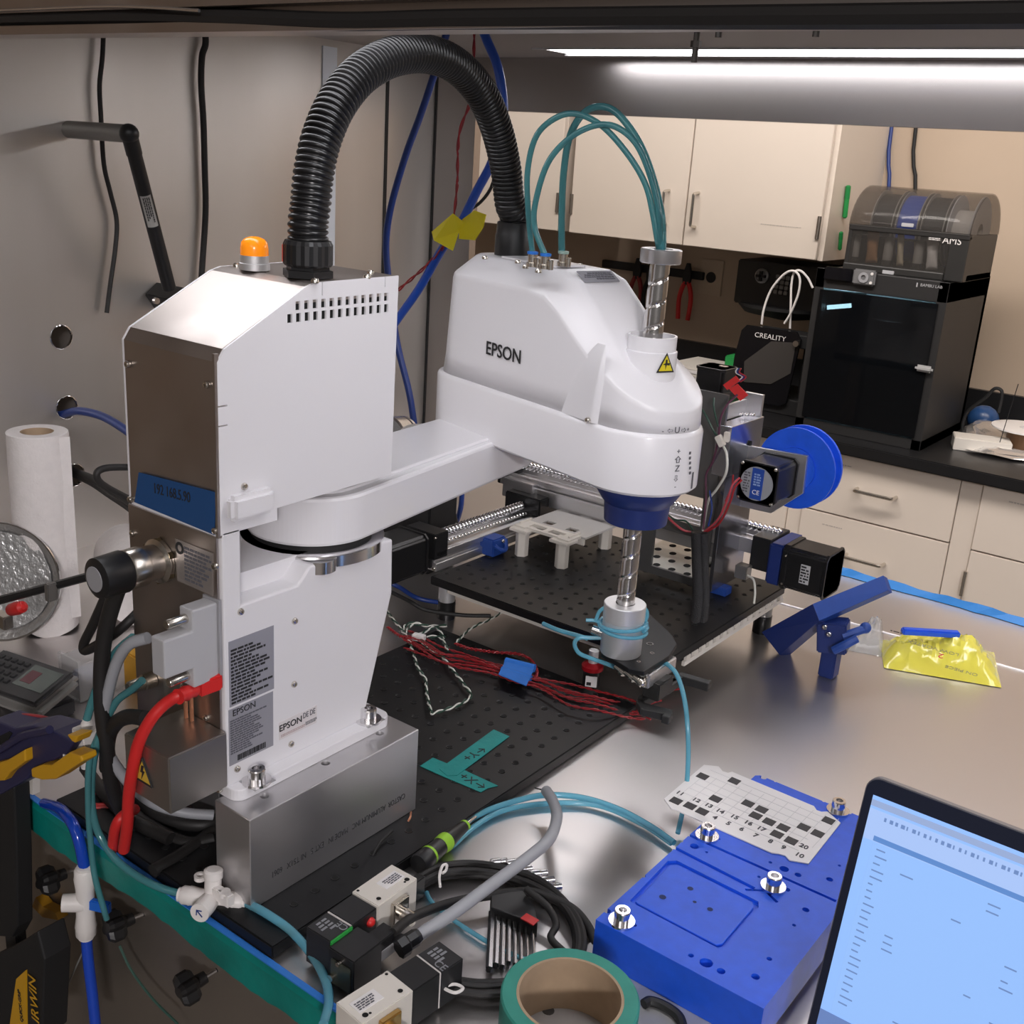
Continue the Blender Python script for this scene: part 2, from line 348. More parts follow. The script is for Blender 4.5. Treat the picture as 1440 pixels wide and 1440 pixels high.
# ================================================================== LAB FURNITURE
CF = 3.20                                               # upper cabinet front
zb_ = onY(950, 344.5, CF).z
def xat(px, py, Yp): return onY(px, py, Yp).x
upper = []
xr = xat(1147, 369, CF); xm = xat(959, 345, CF); xl2 = xat(799, 327, CF); xl1 = xat(784, 325, CF)
def upper_cab(label, x0, x1, doors, hinges, handles):
    t = thing('wall_cabinet', label, 'cabinet', ((x0+x1)/2, YW, zb_))
    obj('carcass', MB().box(x0, x1, CF+.02, YW-.001, zb_, 1.25), CREAM, t)
    for k, (a, b) in enumerate(doors):
        d = obj('door', MB().box(a+.0025, b-.0025, CF, CF+.019, zb_+.002, 1.248, .0015), CREAM, t)
        if handles[k] is not None:
            hx = handles[k]; hz0 = onY(935, 315, CF).z; h = MB().tube([(hx, CF, hz0), (hx, CF-.03, hz0+.004), (hx, CF-.033, hz0+.02), (hx, CF-.033, hz0+.085), (hx, CF-.03, hz0+.1), (hx, CF, hz0+.104)], .005, 8, res=3)
            obj('handle', h, NICKEL, d)
        for hx in hinges[k]:
            z0 = onY(795, 300, CF).z
            obj('hinge', MB().cyl((hx, CF-.004, z0), (hx, CF-.004, z0+.065), .006, n=8), mat('dark_nickel', (.25, .22, .19), .4, .9), d)
        if k == len(doors)-1 or len(doors) == 1:
            tx = (a+b)/2 + (.1 if len(doors) > 1 else .28); tz = zb_+.09
            mb = marks(.13, .005, 1, 3+k, 1, (tx, CF-.0005, tz), X, Z); obj('lettering', mb, mat('door_print', (.50, .45, .40), .7), d)
    return t
upper_cab('cream wall cabinet with a single door beside the hood corner post', xl1-.9, xl1, [(xl1-.9, xl1)], [[xl1-.006]], [None])
upper_cab('cream wall cabinet with two doors and twin bar handles above the safe', xl2, xr+.012, [(xl2, xm), (xm, xr)], [[xl2+.006], [xr-.006]], [xat(938, 300, CF), xat(979, 305, CF)])
# lower cabinets
LF = 2.975; ZK = -.042
def base_cab(label, x0, x1, fronts):
    t = thing('base_cabinet', label, 'cabinet', ((x0+x1)/2, LF, ZF))
    obj('carcass', MB().box(x0, x1, LF+.02, YW-.001, ZF, ZK-.034), CREAM, t)
    for nm, a, b, z0, z1, hd, hg in fronts:
        d = obj(nm, MB().box(a+.002, b-.002, LF, LF+.019, z0+.002, z1-.002, .0015), CREAM, t)
        if hd: 
            (hx, hz) = hd; obj('handle', MB().tube([(hx-.055, LF, hz), (hx-.053, LF-.028, hz), (hx-.04, LF-.032, hz), (hx+.04, LF-.032, hz), (hx+.053, LF-.028, hz), (hx+.055, LF, hz)], .005, 8, res=3), NICKEL, d)
        if hg: obj('hinge', MB().cyl((hg[0], LF-.004, hg[1]-.035), (hg[0], LF-.004, hg[1]+.035), .006, n=8), NICKEL, d)
        if nm == 'drawer':
            obj('lettering', marks(.06, .006, 1, int(abs(z0)*100), 1, (a+.10, LF-.0003, z1-.035), X, Z), mat('faint_print', (.45, .4, .36), .7), d)
xa = xat(1104, 735, LF); xb = xat(1123, 738, LF); xc = xat(1345, 712, LF); xd = xat(1368, 720, LF); zt_ = ZK-.034
zd = onY(1230, 738, LF).z; hz1 = onY(1233, 693, LF); hz2 = onY(1217, 786, LF)
base_cab('cream base cabinet with a plain door left of the wide drawers', xa-.62, xa, [('drawer', xa-.62, xa, zd, zt_, (xa-.3, (zd+zt_)/2), None), ('door', xa-.62, xa, ZF+.1, zd, None, None)])
base_cab('cream base cabinet with wide drawers and bar handles below the enclosed printer', xb, xc, [('drawer', xb, xc, zd, zt_, (hz1.x, hz1.z), None), ('drawer', xb, xc, zd-.19, zd, (hz2.x, hz2.z), None), ('drawer', xb, xc, zd-.45, zd-.19, ((xb+xc)/2, zd-.25), None)])
zr = onY(1400, 782, LF).z; hg = onY(1355, 820, LF)
base_cab('cream base cabinet with a drawer above a hinged door, below the spool in foil', xd+.012, xd+.6, [('drawer', xd+.012, xd+.6, zr, zt_, None, None), ('door', xd+.012, xd+.6, ZF+.1, zr, None, (xd+.014, hg.z))])
for (x0, x1), l in (((xa, xb), 'narrow cream filler stile left of the wide drawers'), ((xc, xd+.012), 'narrow cream filler stile right of the wide drawers')):
    solo('cabinet_stile', MB().box(x0, x1, LF+.008, LF+.03, ZF, zt_), CREAM, l, 'stile')
solo('lab_counter', MB().box(-3.2, 1.2, 2.945, YW-.0005, ZK-.033, ZK, .003), COUNTER, 'long black lab counter top along the beige wall', 'counter')
solo('counter_upstand', MB().box(-3.2, 1.2, YW-.02, YW-.0005, ZK, .055), COUNTER, 'black upstand strip behind the lab counter along the beige wall', 'upstand')
# ------------------------------------------------------------------ enclosed printer
PF = 3.03
a = onY(1149, 378, PF); b = onY(1337, 395, PF); PX0, PX1 = a.x, b.x; PZ1 = (a.z+b.z)/2; PZ0 = ZK
PRB = mat('printer_grey', (.022, .0215, .022), .5); 
pt = thing('enclosed_printer', 'dark grey enclosed cube 3D printer with a tinted glass door', 'printer', ((PX0+PX1)/2, PF+.19, PZ0))
t_ = .028
pb = MB(); pb.box(PX0, PX0+t_, PF, PF+.389, PZ0, PZ1); pb.box(PX1-t_, PX1, PF, PF+.389, PZ0, PZ1); pb.box(PX0, PX1, PF+.36, PF+.389, PZ0, PZ1); pb.box(PX0, PX1, PF, PF+.389, PZ0, PZ0+.03); pb.box(PX0, PX1, PF, PF+.389, PZ1-.055, PZ1)
obj('housing', pb, PRB, pt, .002)
obj('glass_door', MB().box(PX0+.020, PX1-.020, PF-.005, PF-.001, PZ0+.035, PZ1-.058), tubemat('tinted_glass', (.006, .007, .009), .42, .05), pt)
h_ = onY(1301, 518, PF); obj('door_handle', MB().box(h_.x-.024, h_.x+.024, PF-.016, PF-.005, h_.z-.009, h_.z+.009, .006), mat('handle_grey', (.42, .42, .42), .4), pt)
c_ = onY(1183, 386, PF); sc = obj('display', MB().box(c_.x-.045, c_.x+.035, PF-.012, PF, c_.z-.018, c_.z+.018, .003), BLACKG, pt)
c_ = onY(1217, 390, PF); kp = obj('control_pad', MB().box(c_.x-.031, c_.x+.031, PF-.014, PF, c_.z-.021, c_.z+.021, .004), mat('pad_grey', (.17, .17, .175), .4), pt)
obj('dial', MB().ring((c_.x, PF-.0145, c_.z), (c_.x, PF-.017, c_.z), .014, .007, 24), GREY, kp)
for dx, dz in ((.022, .012), (.022, -.012)): obj('button', MB().cyl((c_.x+dx, PF-.0142, c_.z+dz), (c_.x+dx, PF-.016, c_.z+dz), .004, n=12), WHITE, kp)
c_ = onY(1306, 402, PF); text('lettering', '▮ BAMBU LAB', .011, (c_.x, PF-.0006, c_.z), X, Z, LGREY, pt)
# inside: lit bar, print head, bed
lb = onY(1180, 431, PF+.035)
obj('interior_light', MB().obox((lb.x, PF+.035, lb.z), V((.95, 0, .2)).normalized(), V((-.2, 0, .95)).normalized(), Y, .034, .006, .004), mat('led_bar', (1, 1, 1), .4, emit=(.5, .85, 1), es=110), pt)
obj('print_head', MB().box(lb.x+.16, lb.x+.20, PF+.10, PF+.15, lb.z-.05, lb.z+.01, .004), BLACK, pt)
obj('rail', MB().cyl((PX0+t_, PF+.26, lb.z-.05), (PX1-t_, PF+.26, lb.z-.05), .005), STEEL_SHINY, pt)
obj('print_bed', MB().box(PX0+.05, PX1-.05, PF+.04, PF+.32, PZ0+.16, PZ0+.168), BLACKM, pt)
obj('inner_back', MB().box(PX0+t_, PX1-t_, PF+.35, PF+.36, PZ0+.03, PZ1-.055), GREY, pt)
# ------------------------------------------------------------------ filament box on the printer
AF = PF+.03
a = onY(1184, 384, AF); b = onY(1354, 390, AF); AX0, AX1 = a.x, b.x; AZ0 = PZ1; AZm = onY(1190, 316, AF).z; AZ1 = AZm+.105; AD = .27; ABK = mat('ams_black', (.026, .025, .024), .45)
am = thing('filament_box', 'filament feeder box with smoky domed lid holding four spools, on the printer', 'filament box', ((AX0+AX1)/2, AF+.13, AZ0))
ab = MB(); ab.box(AX0, AX1, AF+.03, AF+AD, AZ0, AZ0+.02); ab.box(AX1-.05, AX1, AF+.0, AF+AD, AZ0+.0, AZm); ab.box(AX0, AX0+.012, AF, AF+AD, AZ0, AZm); ab.box(AX0, AX1, AF+AD-.008, AF+AD, AZ0, AZm); ab.box(AX0, AX1, AF-.002, AF+.02, AZm-.012, AZm+.004)
obj('body', ab, ABK, am, .003)
obj('front_window', MB().box(AX0+.012, AX1-.05, AF, AF+.003, AZ0+.02, AZm-.012), SMOKE, am)
obj('sill', MB().box(AX0, AX1-.05, AF-.004, AF+.05, AZ0, AZ0+.02), ABK, am, .003)
cxm = AF+AD*.5; R = AD*.5
def dome(r, x0, x1, n=18):
    p = [(cxm-r*math.cos(PI*k/n), AZm+AZ1*0+(AZ1-AZm)*math.sin(PI*k/n)*r/R) for k in range(n+1)]
    m = MB(); vs = [(x, y, z) for x in (x0, x1) for y, z in p]; N = n+1
    m.add(vs, [(k, k+1, N+k+1, N+k) for k in range(n)], True); return m, p
m1, prof = dome(R, AX0, AX1); o = obj('lid', m1, SMOKE, am); o.modifiers.new('s', 'SOLIDIFY').thickness = .003
for x in (AX0, AX1-.003):
    obj('lid_side', MB().prism([(y, z) for y, z in prof], (x, 0, 0), Y, Z, X, .003), SMOKE, am)
W = AX1-AX0-.05
SPM = [mat('spool_black', (.035, .035, .037), .5), mat('spool_blue', (.03, .09, .5), .5), mat('spool_black', (.035, .035, .037), .5), mat('spool_white', (.62, .6, .58), .6)]
sl = ['black', 'blue', 'black', 'white']
for k in range(4):
    xc_ = AX0+.045+W*(k+.42)/4; zc_ = AZm+.0
    s = thing('filament_spool', [None, 'spool of blue filament under the smoky lid of the feeder box', None, 'partly used spool of white filament under the smoky lid'][k] or ('black filament spool at the end of the feeder box beside only the blue spool' if k == 0 else 'black filament spool between the blue and the white spool'), 'spool', (xc_, cxm, zc_), 'spools in the feeder box')
    for dx in (-.031, .028): obj('flange', MB().ring((xc_+dx, cxm, zc_), (xc_+dx+.003, cxm, zc_), .098, .028, 40), mat('flange_grey', (.30, .29, .28), .35) if k != 3 else LGREY, s)
    obj('filament', MB().ring((xc_-.028, cxm, zc_), (xc_+.028, cxm, zc_), .088 if k != 3 else .06, .03, 40), SPM[k], s)
obj('inner_rack', MB().box(AX0+.02, AX1-.055, AF+.04, AF+.16, AZm-.03, AZm-.024), ABK, am)
lb_ = onY(1277, 316, AF); obj('latch', MB().box(lb_.x-.016, lb_.x+.016, AF-.006, AF-.002, lb_.z-.006, lb_.z+.004, .001), LGREY, am)
lb_ = onY(1250, 383, AF); obj('latch', MB().box(lb_.x-.016, lb_.x+.016, AF-.008, AF-.004, lb_.z-.005, lb_.z+.005, .001), LGREY, am)
c_ = onY(1339, 339, AF); text('lettering', 'AMS', .026, (c_.x, AF-.0008, c_.z), X, Z, WHITE, am); obj('lettering', marks(.03, .008, 2, 5, 1, (c_.x-.046, AF-.0008, c_.z+.001), X, Z), WHITE, am)
PK = [(1203, 350, .022, 0, 'grey'), (1229, 350, .032, .08, 'brown'), (1249, 355, .026, 0, 'grey'), (1268, 362, .018, .12, 'cream'), (1291, 362, .026, 0, 'grey'), (1313, 366, .03, .12, 'white'), (1337, 367, .024, 0, 'grey')]
pm = {'grey': mat('canister', (.28, .27, .26), .5), 'brown': mat('tan_packet', (.36, .19, .09), .7, bump=.3, bscale=60), 'cream': mat('cream_packet', (.55, .48, .36), .7), 'white': PAPERW}
for k, (px, py, ww, tl, cl) in enumerate(PK):
    c = onY(px, py, AF+.035); z0 = AZ0+.021; h = .07 if cl == 'grey' else .085
    if cl == 'grey':
        s = thing('desiccant_canister', {0: 'grey desiccant canister at the end of the feeder box beside the tan packet', 2: 'grey desiccant canister between the tan and the cream packet', 4: 'grey desiccant canister between the cream and the white packet', 6: 'grey desiccant canister beside the white packet and the solid side block'}[k], 'canister', (c.x, AF+.035, z0), 'grey canisters in the feeder box')
        obj('body', MB().lathe([(ww*.5, .014), (ww*.5, h), (ww*.4, h+.004)], (c.x, AF+.035, z0), n=16), pm[cl], s); obj('base', MB().cyl((c.x, AF+.035, z0), (c.x, AF+.035, z0+.014), ww*.52, n=16), ABK, s)
    else:
        ux = V((math.cos(tl), 0, math.sin(tl))); uz = V((-math.sin(tl), 0, math.cos(tl))); mb = MB(); vs = []
        for i in range(7):
            for j in range(9):
                u, v = i/6-.5, j/8; b_ = .009*(1-(2*u)**2)*(1-(2*v-1)**2)
                vs.append(V((c.x, AF+.03-b_, z0+.002))+ux*(u*ww*(1+.06*math.cos(j)))+uz*(v*h))
        mb.add(vs, [(i*9+j, (i+1)*9+j, (i+1)*9+j+1, i*9+j+1) for i in range(6) for j in range(8)], True)
        o = solo('desiccant_packet', mb, pm[cl], {'brown': 'tan paper desiccant packet leaning behind the feeder box window', 'cream': 'small cream desiccant packet behind the feeder box window', 'white': 'white printed desiccant packet behind the feeder box window'}[cl], 'packet')
        o.modifiers.new('s', 'SOLIDIFY').thickness = .004
# ------------------------------------------------------------------ small printer with black front plate
KF = 3.13
def k_(x, y): return onY(x, y, KF)
ks = [(1033, 500), (1043, 464), (1050, 457), (1120, 467), (1126, 478), (1105, 567), (1096, 571), (1062, 565), (1024, 556)]
kp_ = [k_(x, y) for x, y in ks]
kr = thing('open_printer', 'open 3D printer with a glossy black chamfered front plate and white tubes', 'printer', (k_(1075, 570).x, KF+.1, ZK))
obj('front_plate', MB().prism([(p.x, p.z) for p in kp_], (0, KF, 0), X, Z, Y, .008), BLACKG, kr)
kx0, kx1 = k_(1038, 560).x, k_(1120, 560).x
kb = MB(); kb.box(kx0, kx1+.03, KF+.012, KF+.25, ZK, ZK+.05); kb.box(kx0+.01, kx0+.04, KF+.05, KF+.09, ZK+.05, k_(1050, 462).z); kb.box(kx1-.02, kx1+.03, KF+.05, KF+.09, ZK+.05, k_(1120, 470).z); kb.box(kx0+.01, kx1+.03, KF+.012, KF+.10, k_(1080, 470).z-.03, k_(1080, 465).z)
obj('frame', kb, BLACKM, kr, .003)
kt = k_(1083, 474); text('lettering', 'CREALITY', .021, (kt.x, KF-.0006, kt.z), X, Z, WHITE, kr, sx=1.1)
pl = MB().prism([(p.x, p.z) for p in [k_(1047, 508), (k_(1085, 480)), k_(1120, 482), k_(1112, 525), k_(1084, 540), k_(1046, 537)]], (0, KF-.002, 0), X, Z, Y, .002)
obj('plate_reflection', pl, mat('reflection_grey', (.06, .055, .052), .08), kr)  # grey reflection on the black plate, laid over it as a lighter sheet
kn = k_(1121, 483); obj('thumb_knob', MB().cyl((kn.x, KF-.012, kn.z), (kn.x, KF, kn.z), .009), NICKEL, kr)
for i, pts in enumerate([[(1071, 456), (1074, 435), (1084, 408), (1100, 388), (1112, 381), (1121, 384), (1125, 395), (1122, 415), (1112, 440), (1103, 455)], [(1111, 462), (1112, 430), (1113, 400), (1117, 383), (1126, 381), (1136, 391), (1143, 405)]]):
    obj('guide_tube', MB().tube([onY(x, y, KF+.04+.01*i) for x, y in pts], .0035, 8), WHITE, kr)
# ------------------------------------------------------------------ safe, tool rail, outlet on the wall
SF = 3.40
s0 = onY(1031, 425, SF); s1 = onY(1143, 375, SF); s2 = onY(1038, 364, SF)
sf = thing('wall_safe', 'small black safe with dial and keypad mounted under the wall cabinet', 'safe', ((s0.x+s1.x)/2, YW, s0.z))
obj('body', MB().box(s0.x, s0.x+.43, SF, YW-.001, s0.z, s2.z, .004), mat('safe_black', (.022, .020, .019), .5), sf)
d_ = onY(1072, 388, SF); dl = obj('dial', MB().lathe([(.024, 0), (.024, .006), (.018, .009), (.018, .006), (0, .006)], (d_.x, SF, d_.z), (0, -1, 0), 28), mat('dial_grey', (.30, .30, .30), .35, .5), sf)
obj('dial_grip', MB().box(d_.x-.016, d_.x+.016, SF-.018, SF-.006, d_.z-.004, d_.z+.004).box(d_.x-.004, d_.x+.004, SF-.018, SF-.006, d_.z-.016, d_.z+.016), BLACK, dl)
for i in range(3):
    for j in range(4):
        q = onY(1094+i*7-j*1.2+.3, 389+j*7.0+i*1.2, SF); obj('key', MB().box(q.x-.0075, q.x+.0075, SF-.004, SF, q.z-.007, q.z+.007, .002), mat('key_grey', (.34, .33, .32), .45), sf)
q = onY(1075, 432, 3.5); solo('wall_bracket', MB().lathe([(.03, 0), (.14, .02), (.16, .04), (.16, .05), (0, .05)], (q.x+.08, 3.5, q.z-.03), (0, 0, 1), 28), BLACKM, 'shallow black dish hanging below the wall safe', 'dish')
r0 = onY(885, 372, YW-.02); r1 = onY(988, 392, YW-.02)
solo('tool_rail', MB().box(r0.x-.12, r1.x, YW-.022, YW-.001, r1.z-.006, r1.z+.022, .002), BLACKM, 'black magnetic tool rail on the beige wall below the cabinets', 'tool rail')
def pliers(px, py, label, hl, col, scale=1, grp=None):
    q = onY(px, py, YW-.035); t = thing('pliers', label, 'pliers', q, grp); x0, z0 = q.x, q.z
    obj('jaws', MB().prism([(-.014, 0), (.014, 0), (.017, .03), (.006, .075), (-.006, .075), (-.017, .03)], (x0, YW-.045, z0), X, Z, Y, .014), BLACKM, t, .002)
    for s_ in (-1, 1):
        obj('handle', MB().tube([(x0+s_*.006, YW-.038, z0+.01), (x0+s_*.018, YW-.038, z0-.02), (x0+s_*.024, YW-.038, z0-.06), (x0+s_*.02, YW-.038, z0-hl)], .0085, 8, res=4), col, t)
pliers(966, 400, 'pliers with bright red handles hanging from the tool rail', .125, RED)
pliers(896, 392, 'pliers with dark red handles hanging from the far end of the tool rail', .10, mat('dark_red', (.28, .02, .02), .5))
pliers(915, 396, 'black pliers hanging on the tool rail behind the robot shaft', .10, BLACKM)
q = onY(1001, 390, YW); ol = thing('wall_outlet', 'beige wall plate with a dark round socket beside the safe', 'outlet', (q.x, YW, q.z))
obj('plate', MB().box(q.x-.045, q.x+.045, YW-.006, YW-.0005, q.z-.062, q.z+.062, .002), mat('plate_beige', (.50, .40, .30), .5), ol); obj('socket', MB().cyl((q.x, YW-.008, q.z), (q.x, YW-.006, q.z), .019, n=24), BLACKM, ol)
# cables down the wall, green pens on the cabinet side
for px0, py0, px1, py1, m, l in ((1256, 160, 1250, 262, BLUECAB, 'blue cable running down the beige wall behind the feeder box'), (1290, 160, 1287, 265, BLACKM, 'black cable running down the beige wall behind the feeder box')):
    a = onY(px0, py0, YW-.008); b = onY(px1, py1, YW-.008); b2 = V((b.x, b.y, b.z-.25)); a2 = V((a.x, a.y, ZC-.02))
    solo('wall_cable', MB().tube([a2, a, b, b2], .006, 8, res=4), m, l, 'cable')
xs_ = xr+.0125
for pts, r, l in (([(1193, 262), (1188, 305)], .0075, 'long green marker clipped to the side of the wall cabinet'), ([(1183, 327), (1181, 350)], .006, 'short green marker low on the side of the wall cabinet')):
    ps = [onX(x, y, xs_+.009) for x, y in pts]; d = (ps[1]-ps[0]).normalized(); t = thing('marker_pen', l, 'marker', ps[1])
    obj('barrel', MB().lathe([(r*.5, -.004), (r, 0), (r, (ps[1]-ps[0]).length*.6)], ps[1], -d, 12), GREENP, t); obj('cap', MB().lathe([(r*1.1, (ps[1]-ps[0]).length*.6), (r*1.05, (ps[1]-ps[0]).length), (r*.5, (ps[1]-ps[0]).length+.003)], ps[1], -d, 12), mat('green_cap', (.015, .24, .06), .4), t)
# ------------------------------------------------------------------ things on the counter
q = onZ(966, 536, ZK+.03); 
pst = thing('paper_stack', 'untidy stack of papers on the counter behind the gantry motor', 'paper', (q.x, q.y, ZK))
for i in range(7):
    an = random.uniform(-.2, .2); obj('sheet_bundle', MB().obox((q.x+random.uniform(-.02, .02), q.y+.12, ZK+.005+i*.011), (math.cos(an), math.sin(an), 0), (-math.sin(an), math.cos(an), 0), Z, .10, .10, .0045), PAPERW if i % 2 else IVORY, pst)
q = onY(1042, 512, 3.3); solo('green_case', MB().box(q.x-.06, q.x+.02, 3.3, 3.36, ZK, q.z+.02, .004), GREENP, 'green plastic case standing behind the open printer', 'case')
c = onZ(1418, 634, ZK+.004); sx, sy = c.x+.03, c.y+.06
sp_ = thing('filament_spool', 'white empty spool with a little brown filament lying in a foil bag', 'spool', (sx, sy, ZK+.006))
obj('flange', MB().ring((sx, sy, ZK+.008), (sx, sy, ZK+.012), .1, .026, 40), WHITE, sp_); obj('flange', MB().ring((sx, sy, ZK+.062), (sx, sy, ZK+.066), .1, .026, 40), WHITE, sp_)
obj('filament', MB().ring((sx, sy, ZK+.012), (sx, sy, ZK+.062), .055, .03, 32), mat('brown_filament', (.22, .12, .06), .5), sp_); obj('hub', MB().ring((sx, sy, ZK+.012), (sx, sy, ZK+.062), .03, .026, 32), WHITE, sp_)
fm = MB(); vs = []; N, M_ = 26, 14; rg = random.Random(9)
for i in range(N):
    a = 2*PI*i/N
    for j in range(M_):
        u = j/(M_-1); rr = .085+.085*u+.018*math.sin(3*a+1)*u+rg.uniform(-.006, .006)*(1 if u > .2 else 0)
        z = ZK+.004+.045*math.sin(PI*u)**2*(.35+.65*max(0, math.cos(a-2.5)))+rg.uniform(0, .006)
        vs.append((sx+math.cos(a)*rr*1.15-.02*u, sy+math.sin(a)*rr*.95, z))
fm.add(vs, [(i*M_+j, ((i+1) % N)*M_+j, ((i+1) % N)*M_+j+1, i*M_+j+1) for i in range(N) for j in range(M_-1)], True)
o = solo('foil_bag', fm, mat('foil', (.62, .60, .58), .22, .75, bump=.5, bscale=45), 'crumpled silver foil bag opened around the white spool', 'bag')
q = onZ(1345, 632, ZK); an = .35; solo('white_box', MB().obox((q.x+.05, q.y+.05, ZK+.018), (math.cos(an), math.sin(an), 0), (-math.sin(an), math.cos(an), 0), Z, .075, .04, .018, .002), IVORY, 'flat white box on the counter beside the foil bag', 'box')
q = onZ(1372, 606, ZK+.02); solo('blue_bag', MB().sphere((q.x, q.y+.06, ZK+.045), .045, 14, .95), mat('blue_bag_film', (.02, .07, .2), .3, bump=.5, bscale=40), 'rumpled dark blue bag behind the foil bag', 'bag')
solo('power_cord', MB().tube([onY(x, y, 3.3) for x, y in [(1358, 622), (1353, 605), (1360, 580), (1385, 560), (1398, 547), (1407, 548), (1409, 556), (1404, 580)]], .005, 8), BLACKM, 'black cord looping up behind the foil bag', 'cord')
solo('wire_stalk', MB().tube([onY(1406, 622, 3.1), onY(1416, 590, 3.1), onY(1432, 540, 3.1)], .0012, 6), BLACKM, 'single thin black filament strand sticking up from the spool', 'filament')
# ================================================================== BREADBOARD AND BLOCK UNDER THE ROBOT
ZB = .013
def breadboard(name, label, x0, x1, y0, y1, zt, th, hx0, hy0, pitch=.0254):
    t = thing(name, label, 'breadboard', ((x0+x1)/2, (y0+y1)/2, zt-th))
    obj('plate', MB().box(x0, x1, y0, y1, zt-th, zt, .0012), ANOD, t)
    hm = MB(); rm = MB(); x = hx0
    while x > x0+.008: x -= pitch
    x += pitch
    while x < x1-.008:
        y = hy0
        while y > y0+.008: y -= pitch
        y += pitch
        while y < y1-.008:
            hm.lathe([(.0032, .0003), (0, .0003)], (x, y, zt), n=10, cap=False); rm.lathe([(.0042, .0001), (.0041, .0006), (.0032, .0004)], (x, y, zt), n=10, cap=False); y += pitch
        x += pitch
    a = obj('tapped_holes', hm, DARK, t); a['kind'] = 'stuff'; b = obj('hole_collars', rm, mat('hole_collar', (.018, .018, .02), .3, .3), t); b['kind'] = 'stuff'
    return t
h0 = onZ(680.3, 1073.3, ZB)
bb1 = breadboard('optical_breadboard', 'black optical breadboard with threaded holes flat on the bench under the robot', -.930, -.600, .5165, 1.115, ZB, .0128, h0.x, h0.y)
BX0, BX1, BY0, BY1, BZ1 = -.697, -.650, .535, .7527, .1065
blk = thing('aluminium_block', 'milled aluminium block with faint stamped print under the white robot base', 'block', (BX0, BY0, ZB))
bo = obj('body', MB().box(BX0, BX1, BY0, BY1, ZB, BZ1), ALU_BLOCK, blk, .0008)
cm = MB()
for px, py in ((372, 1119), (458, 1073), (534, 1031)):
    p = onZ(px, py, BZ1); cm.cyl((p.x, p.y, BZ1-.02), (p.x, p.y, BZ1+.01), .0042, n=20)
cut(bo, cm)
p = onX(470, 1190, BX1)
text('lettering', 'CASTOR  ALUMINUM INC   MADE IN   EXT 5   NI T51X   6061', .0088, (BX1+.0002, (BY0+BY1)/2+.003, p.z+.010), -Y, -Z, mat('stamp_ink', (.05, .05, .055), .55, .2), blk, sx=.74)
blk2 = solo('aluminium_block', MB().box(-.82, -.775, .60, .7527, ZB, BZ1, .0008), ALU_BLOCK, 'second aluminium block hidden below the left side of the robot base', 'block')
# ================================================================== ROBOT
XR, XL, RY = -.690, -.815, .543
rb = thing('robot_arm', 'white four axis robot arm with ribbed black hose, bolted to the aluminium block', 'robot', (-.7525, .65, BZ1))
bp = MB()
def rrect(x0, x1, y0, y1, r, n=6):
    out = []
    for cx, cy, a0 in ((x1-r, y1-r, 0), (x0+r, y1-r, 90), (x0+r, y0+r, 180), (x1-r, y0+r, 270)):
        for k in range(n+1): a = math.radians(a0+90*k/n); out.append((cx+r*math.cos(a), cy+r*math.sin(a)))
    return out
obj('base_plate', MB().prism(rrect(-.829, -.6765, .5435, .7415, .012), (0, 0, BZ1), X, Y, Z, .0115), ROBOT, rb, .001)
body = [(RY, .1175), (.7135, .1175), (.7500, .245), (.7485, .302), (.640, .302), (.626, .288), (.5625, .288), (.5625, .358), (RY, .358)]
obj('base_body', MB().prism(body, (XL, 0, 0), Y, Z, X, XR-XL), ROBOT, rb, .002)
obj('base_core', MB().box(XL+.01, XR-.022, .56, .735, .28, .306), ROBOT, rb)
# stainless cover: steel wrap + white side plates
cov = [(RY-.001, .355), (RY-.001, .498), (RY+.006, .508), (.634, .5515), (.645, .5545), (.7455, .5555), (.7435, .369), (.602, .366), (.602, .355)]
obj('cover_shell', MB().prism(cov, (XL+.002, 0, 0), Y, Z, X, XR-XL-.004), STEEL_PANEL, rb, .001)
for x, nm in ((XR-.002, 'R'), (XL, 'L')):
    side = obj('cover_side', MB().prism(cov, (x, 0, 0), Y, Z, X, .002), ROBOT, rb)
    if nm == 'R':
        vc = MB(); r1a = onX(419, 430, XR); r1b = onX(543, 417.5, XR); r2a = onX(407.5, 448, XR); r2b = onX(543, 433.5, XR); vent = []
        for n_, a, b in ((12, r1a, r1b), (13, r2a, r2b)):
            for k in range(n_): q = a.lerp(b, k/(n_-1)); vc.box(XR-.006, XR+.004, q.y-.0026, q.y+.0026, q.z-.0037, q.z+.0037); vent.append(q)
        for (yy, zz, wy, wz) in ((RY, .463, .008, .0006), (RY, .447, .008, .0006), (.652, .5555, .0005, .012), (.728, .5555, .0005, .009)): vc.box(XR-.006, XR+.004, yy-wy, yy+wy, zz-wz, zz+wz)
        cut(side, vc)
obj('vent_backing', MB().box(XR-.0022, XR-.0019, .612, .742, .512, .538), DARK, rb)
pb_ = MB(); pb_.box(XL, XR-.004, RY-.0025, RY-.0005, .118, .3525); obj('rear_panel', pb_, STEEL_PANEL, rb)
obj('rear_edge', MB().box(XR-.003, XR-.0004, RY-.0035, RY+.0006, .353, .505), STEEL_PANEL, rb)
# small white cover on the side
c0 = onX(327, 737, XR+.01); c1 = onX(388, 687, XR+.01)
obj('side_cap', MB().box(XR-.001, XR+.012, c0.y, c1.y, c0.z, c1.z+.001, .004), ROBOT_ARM, rb)
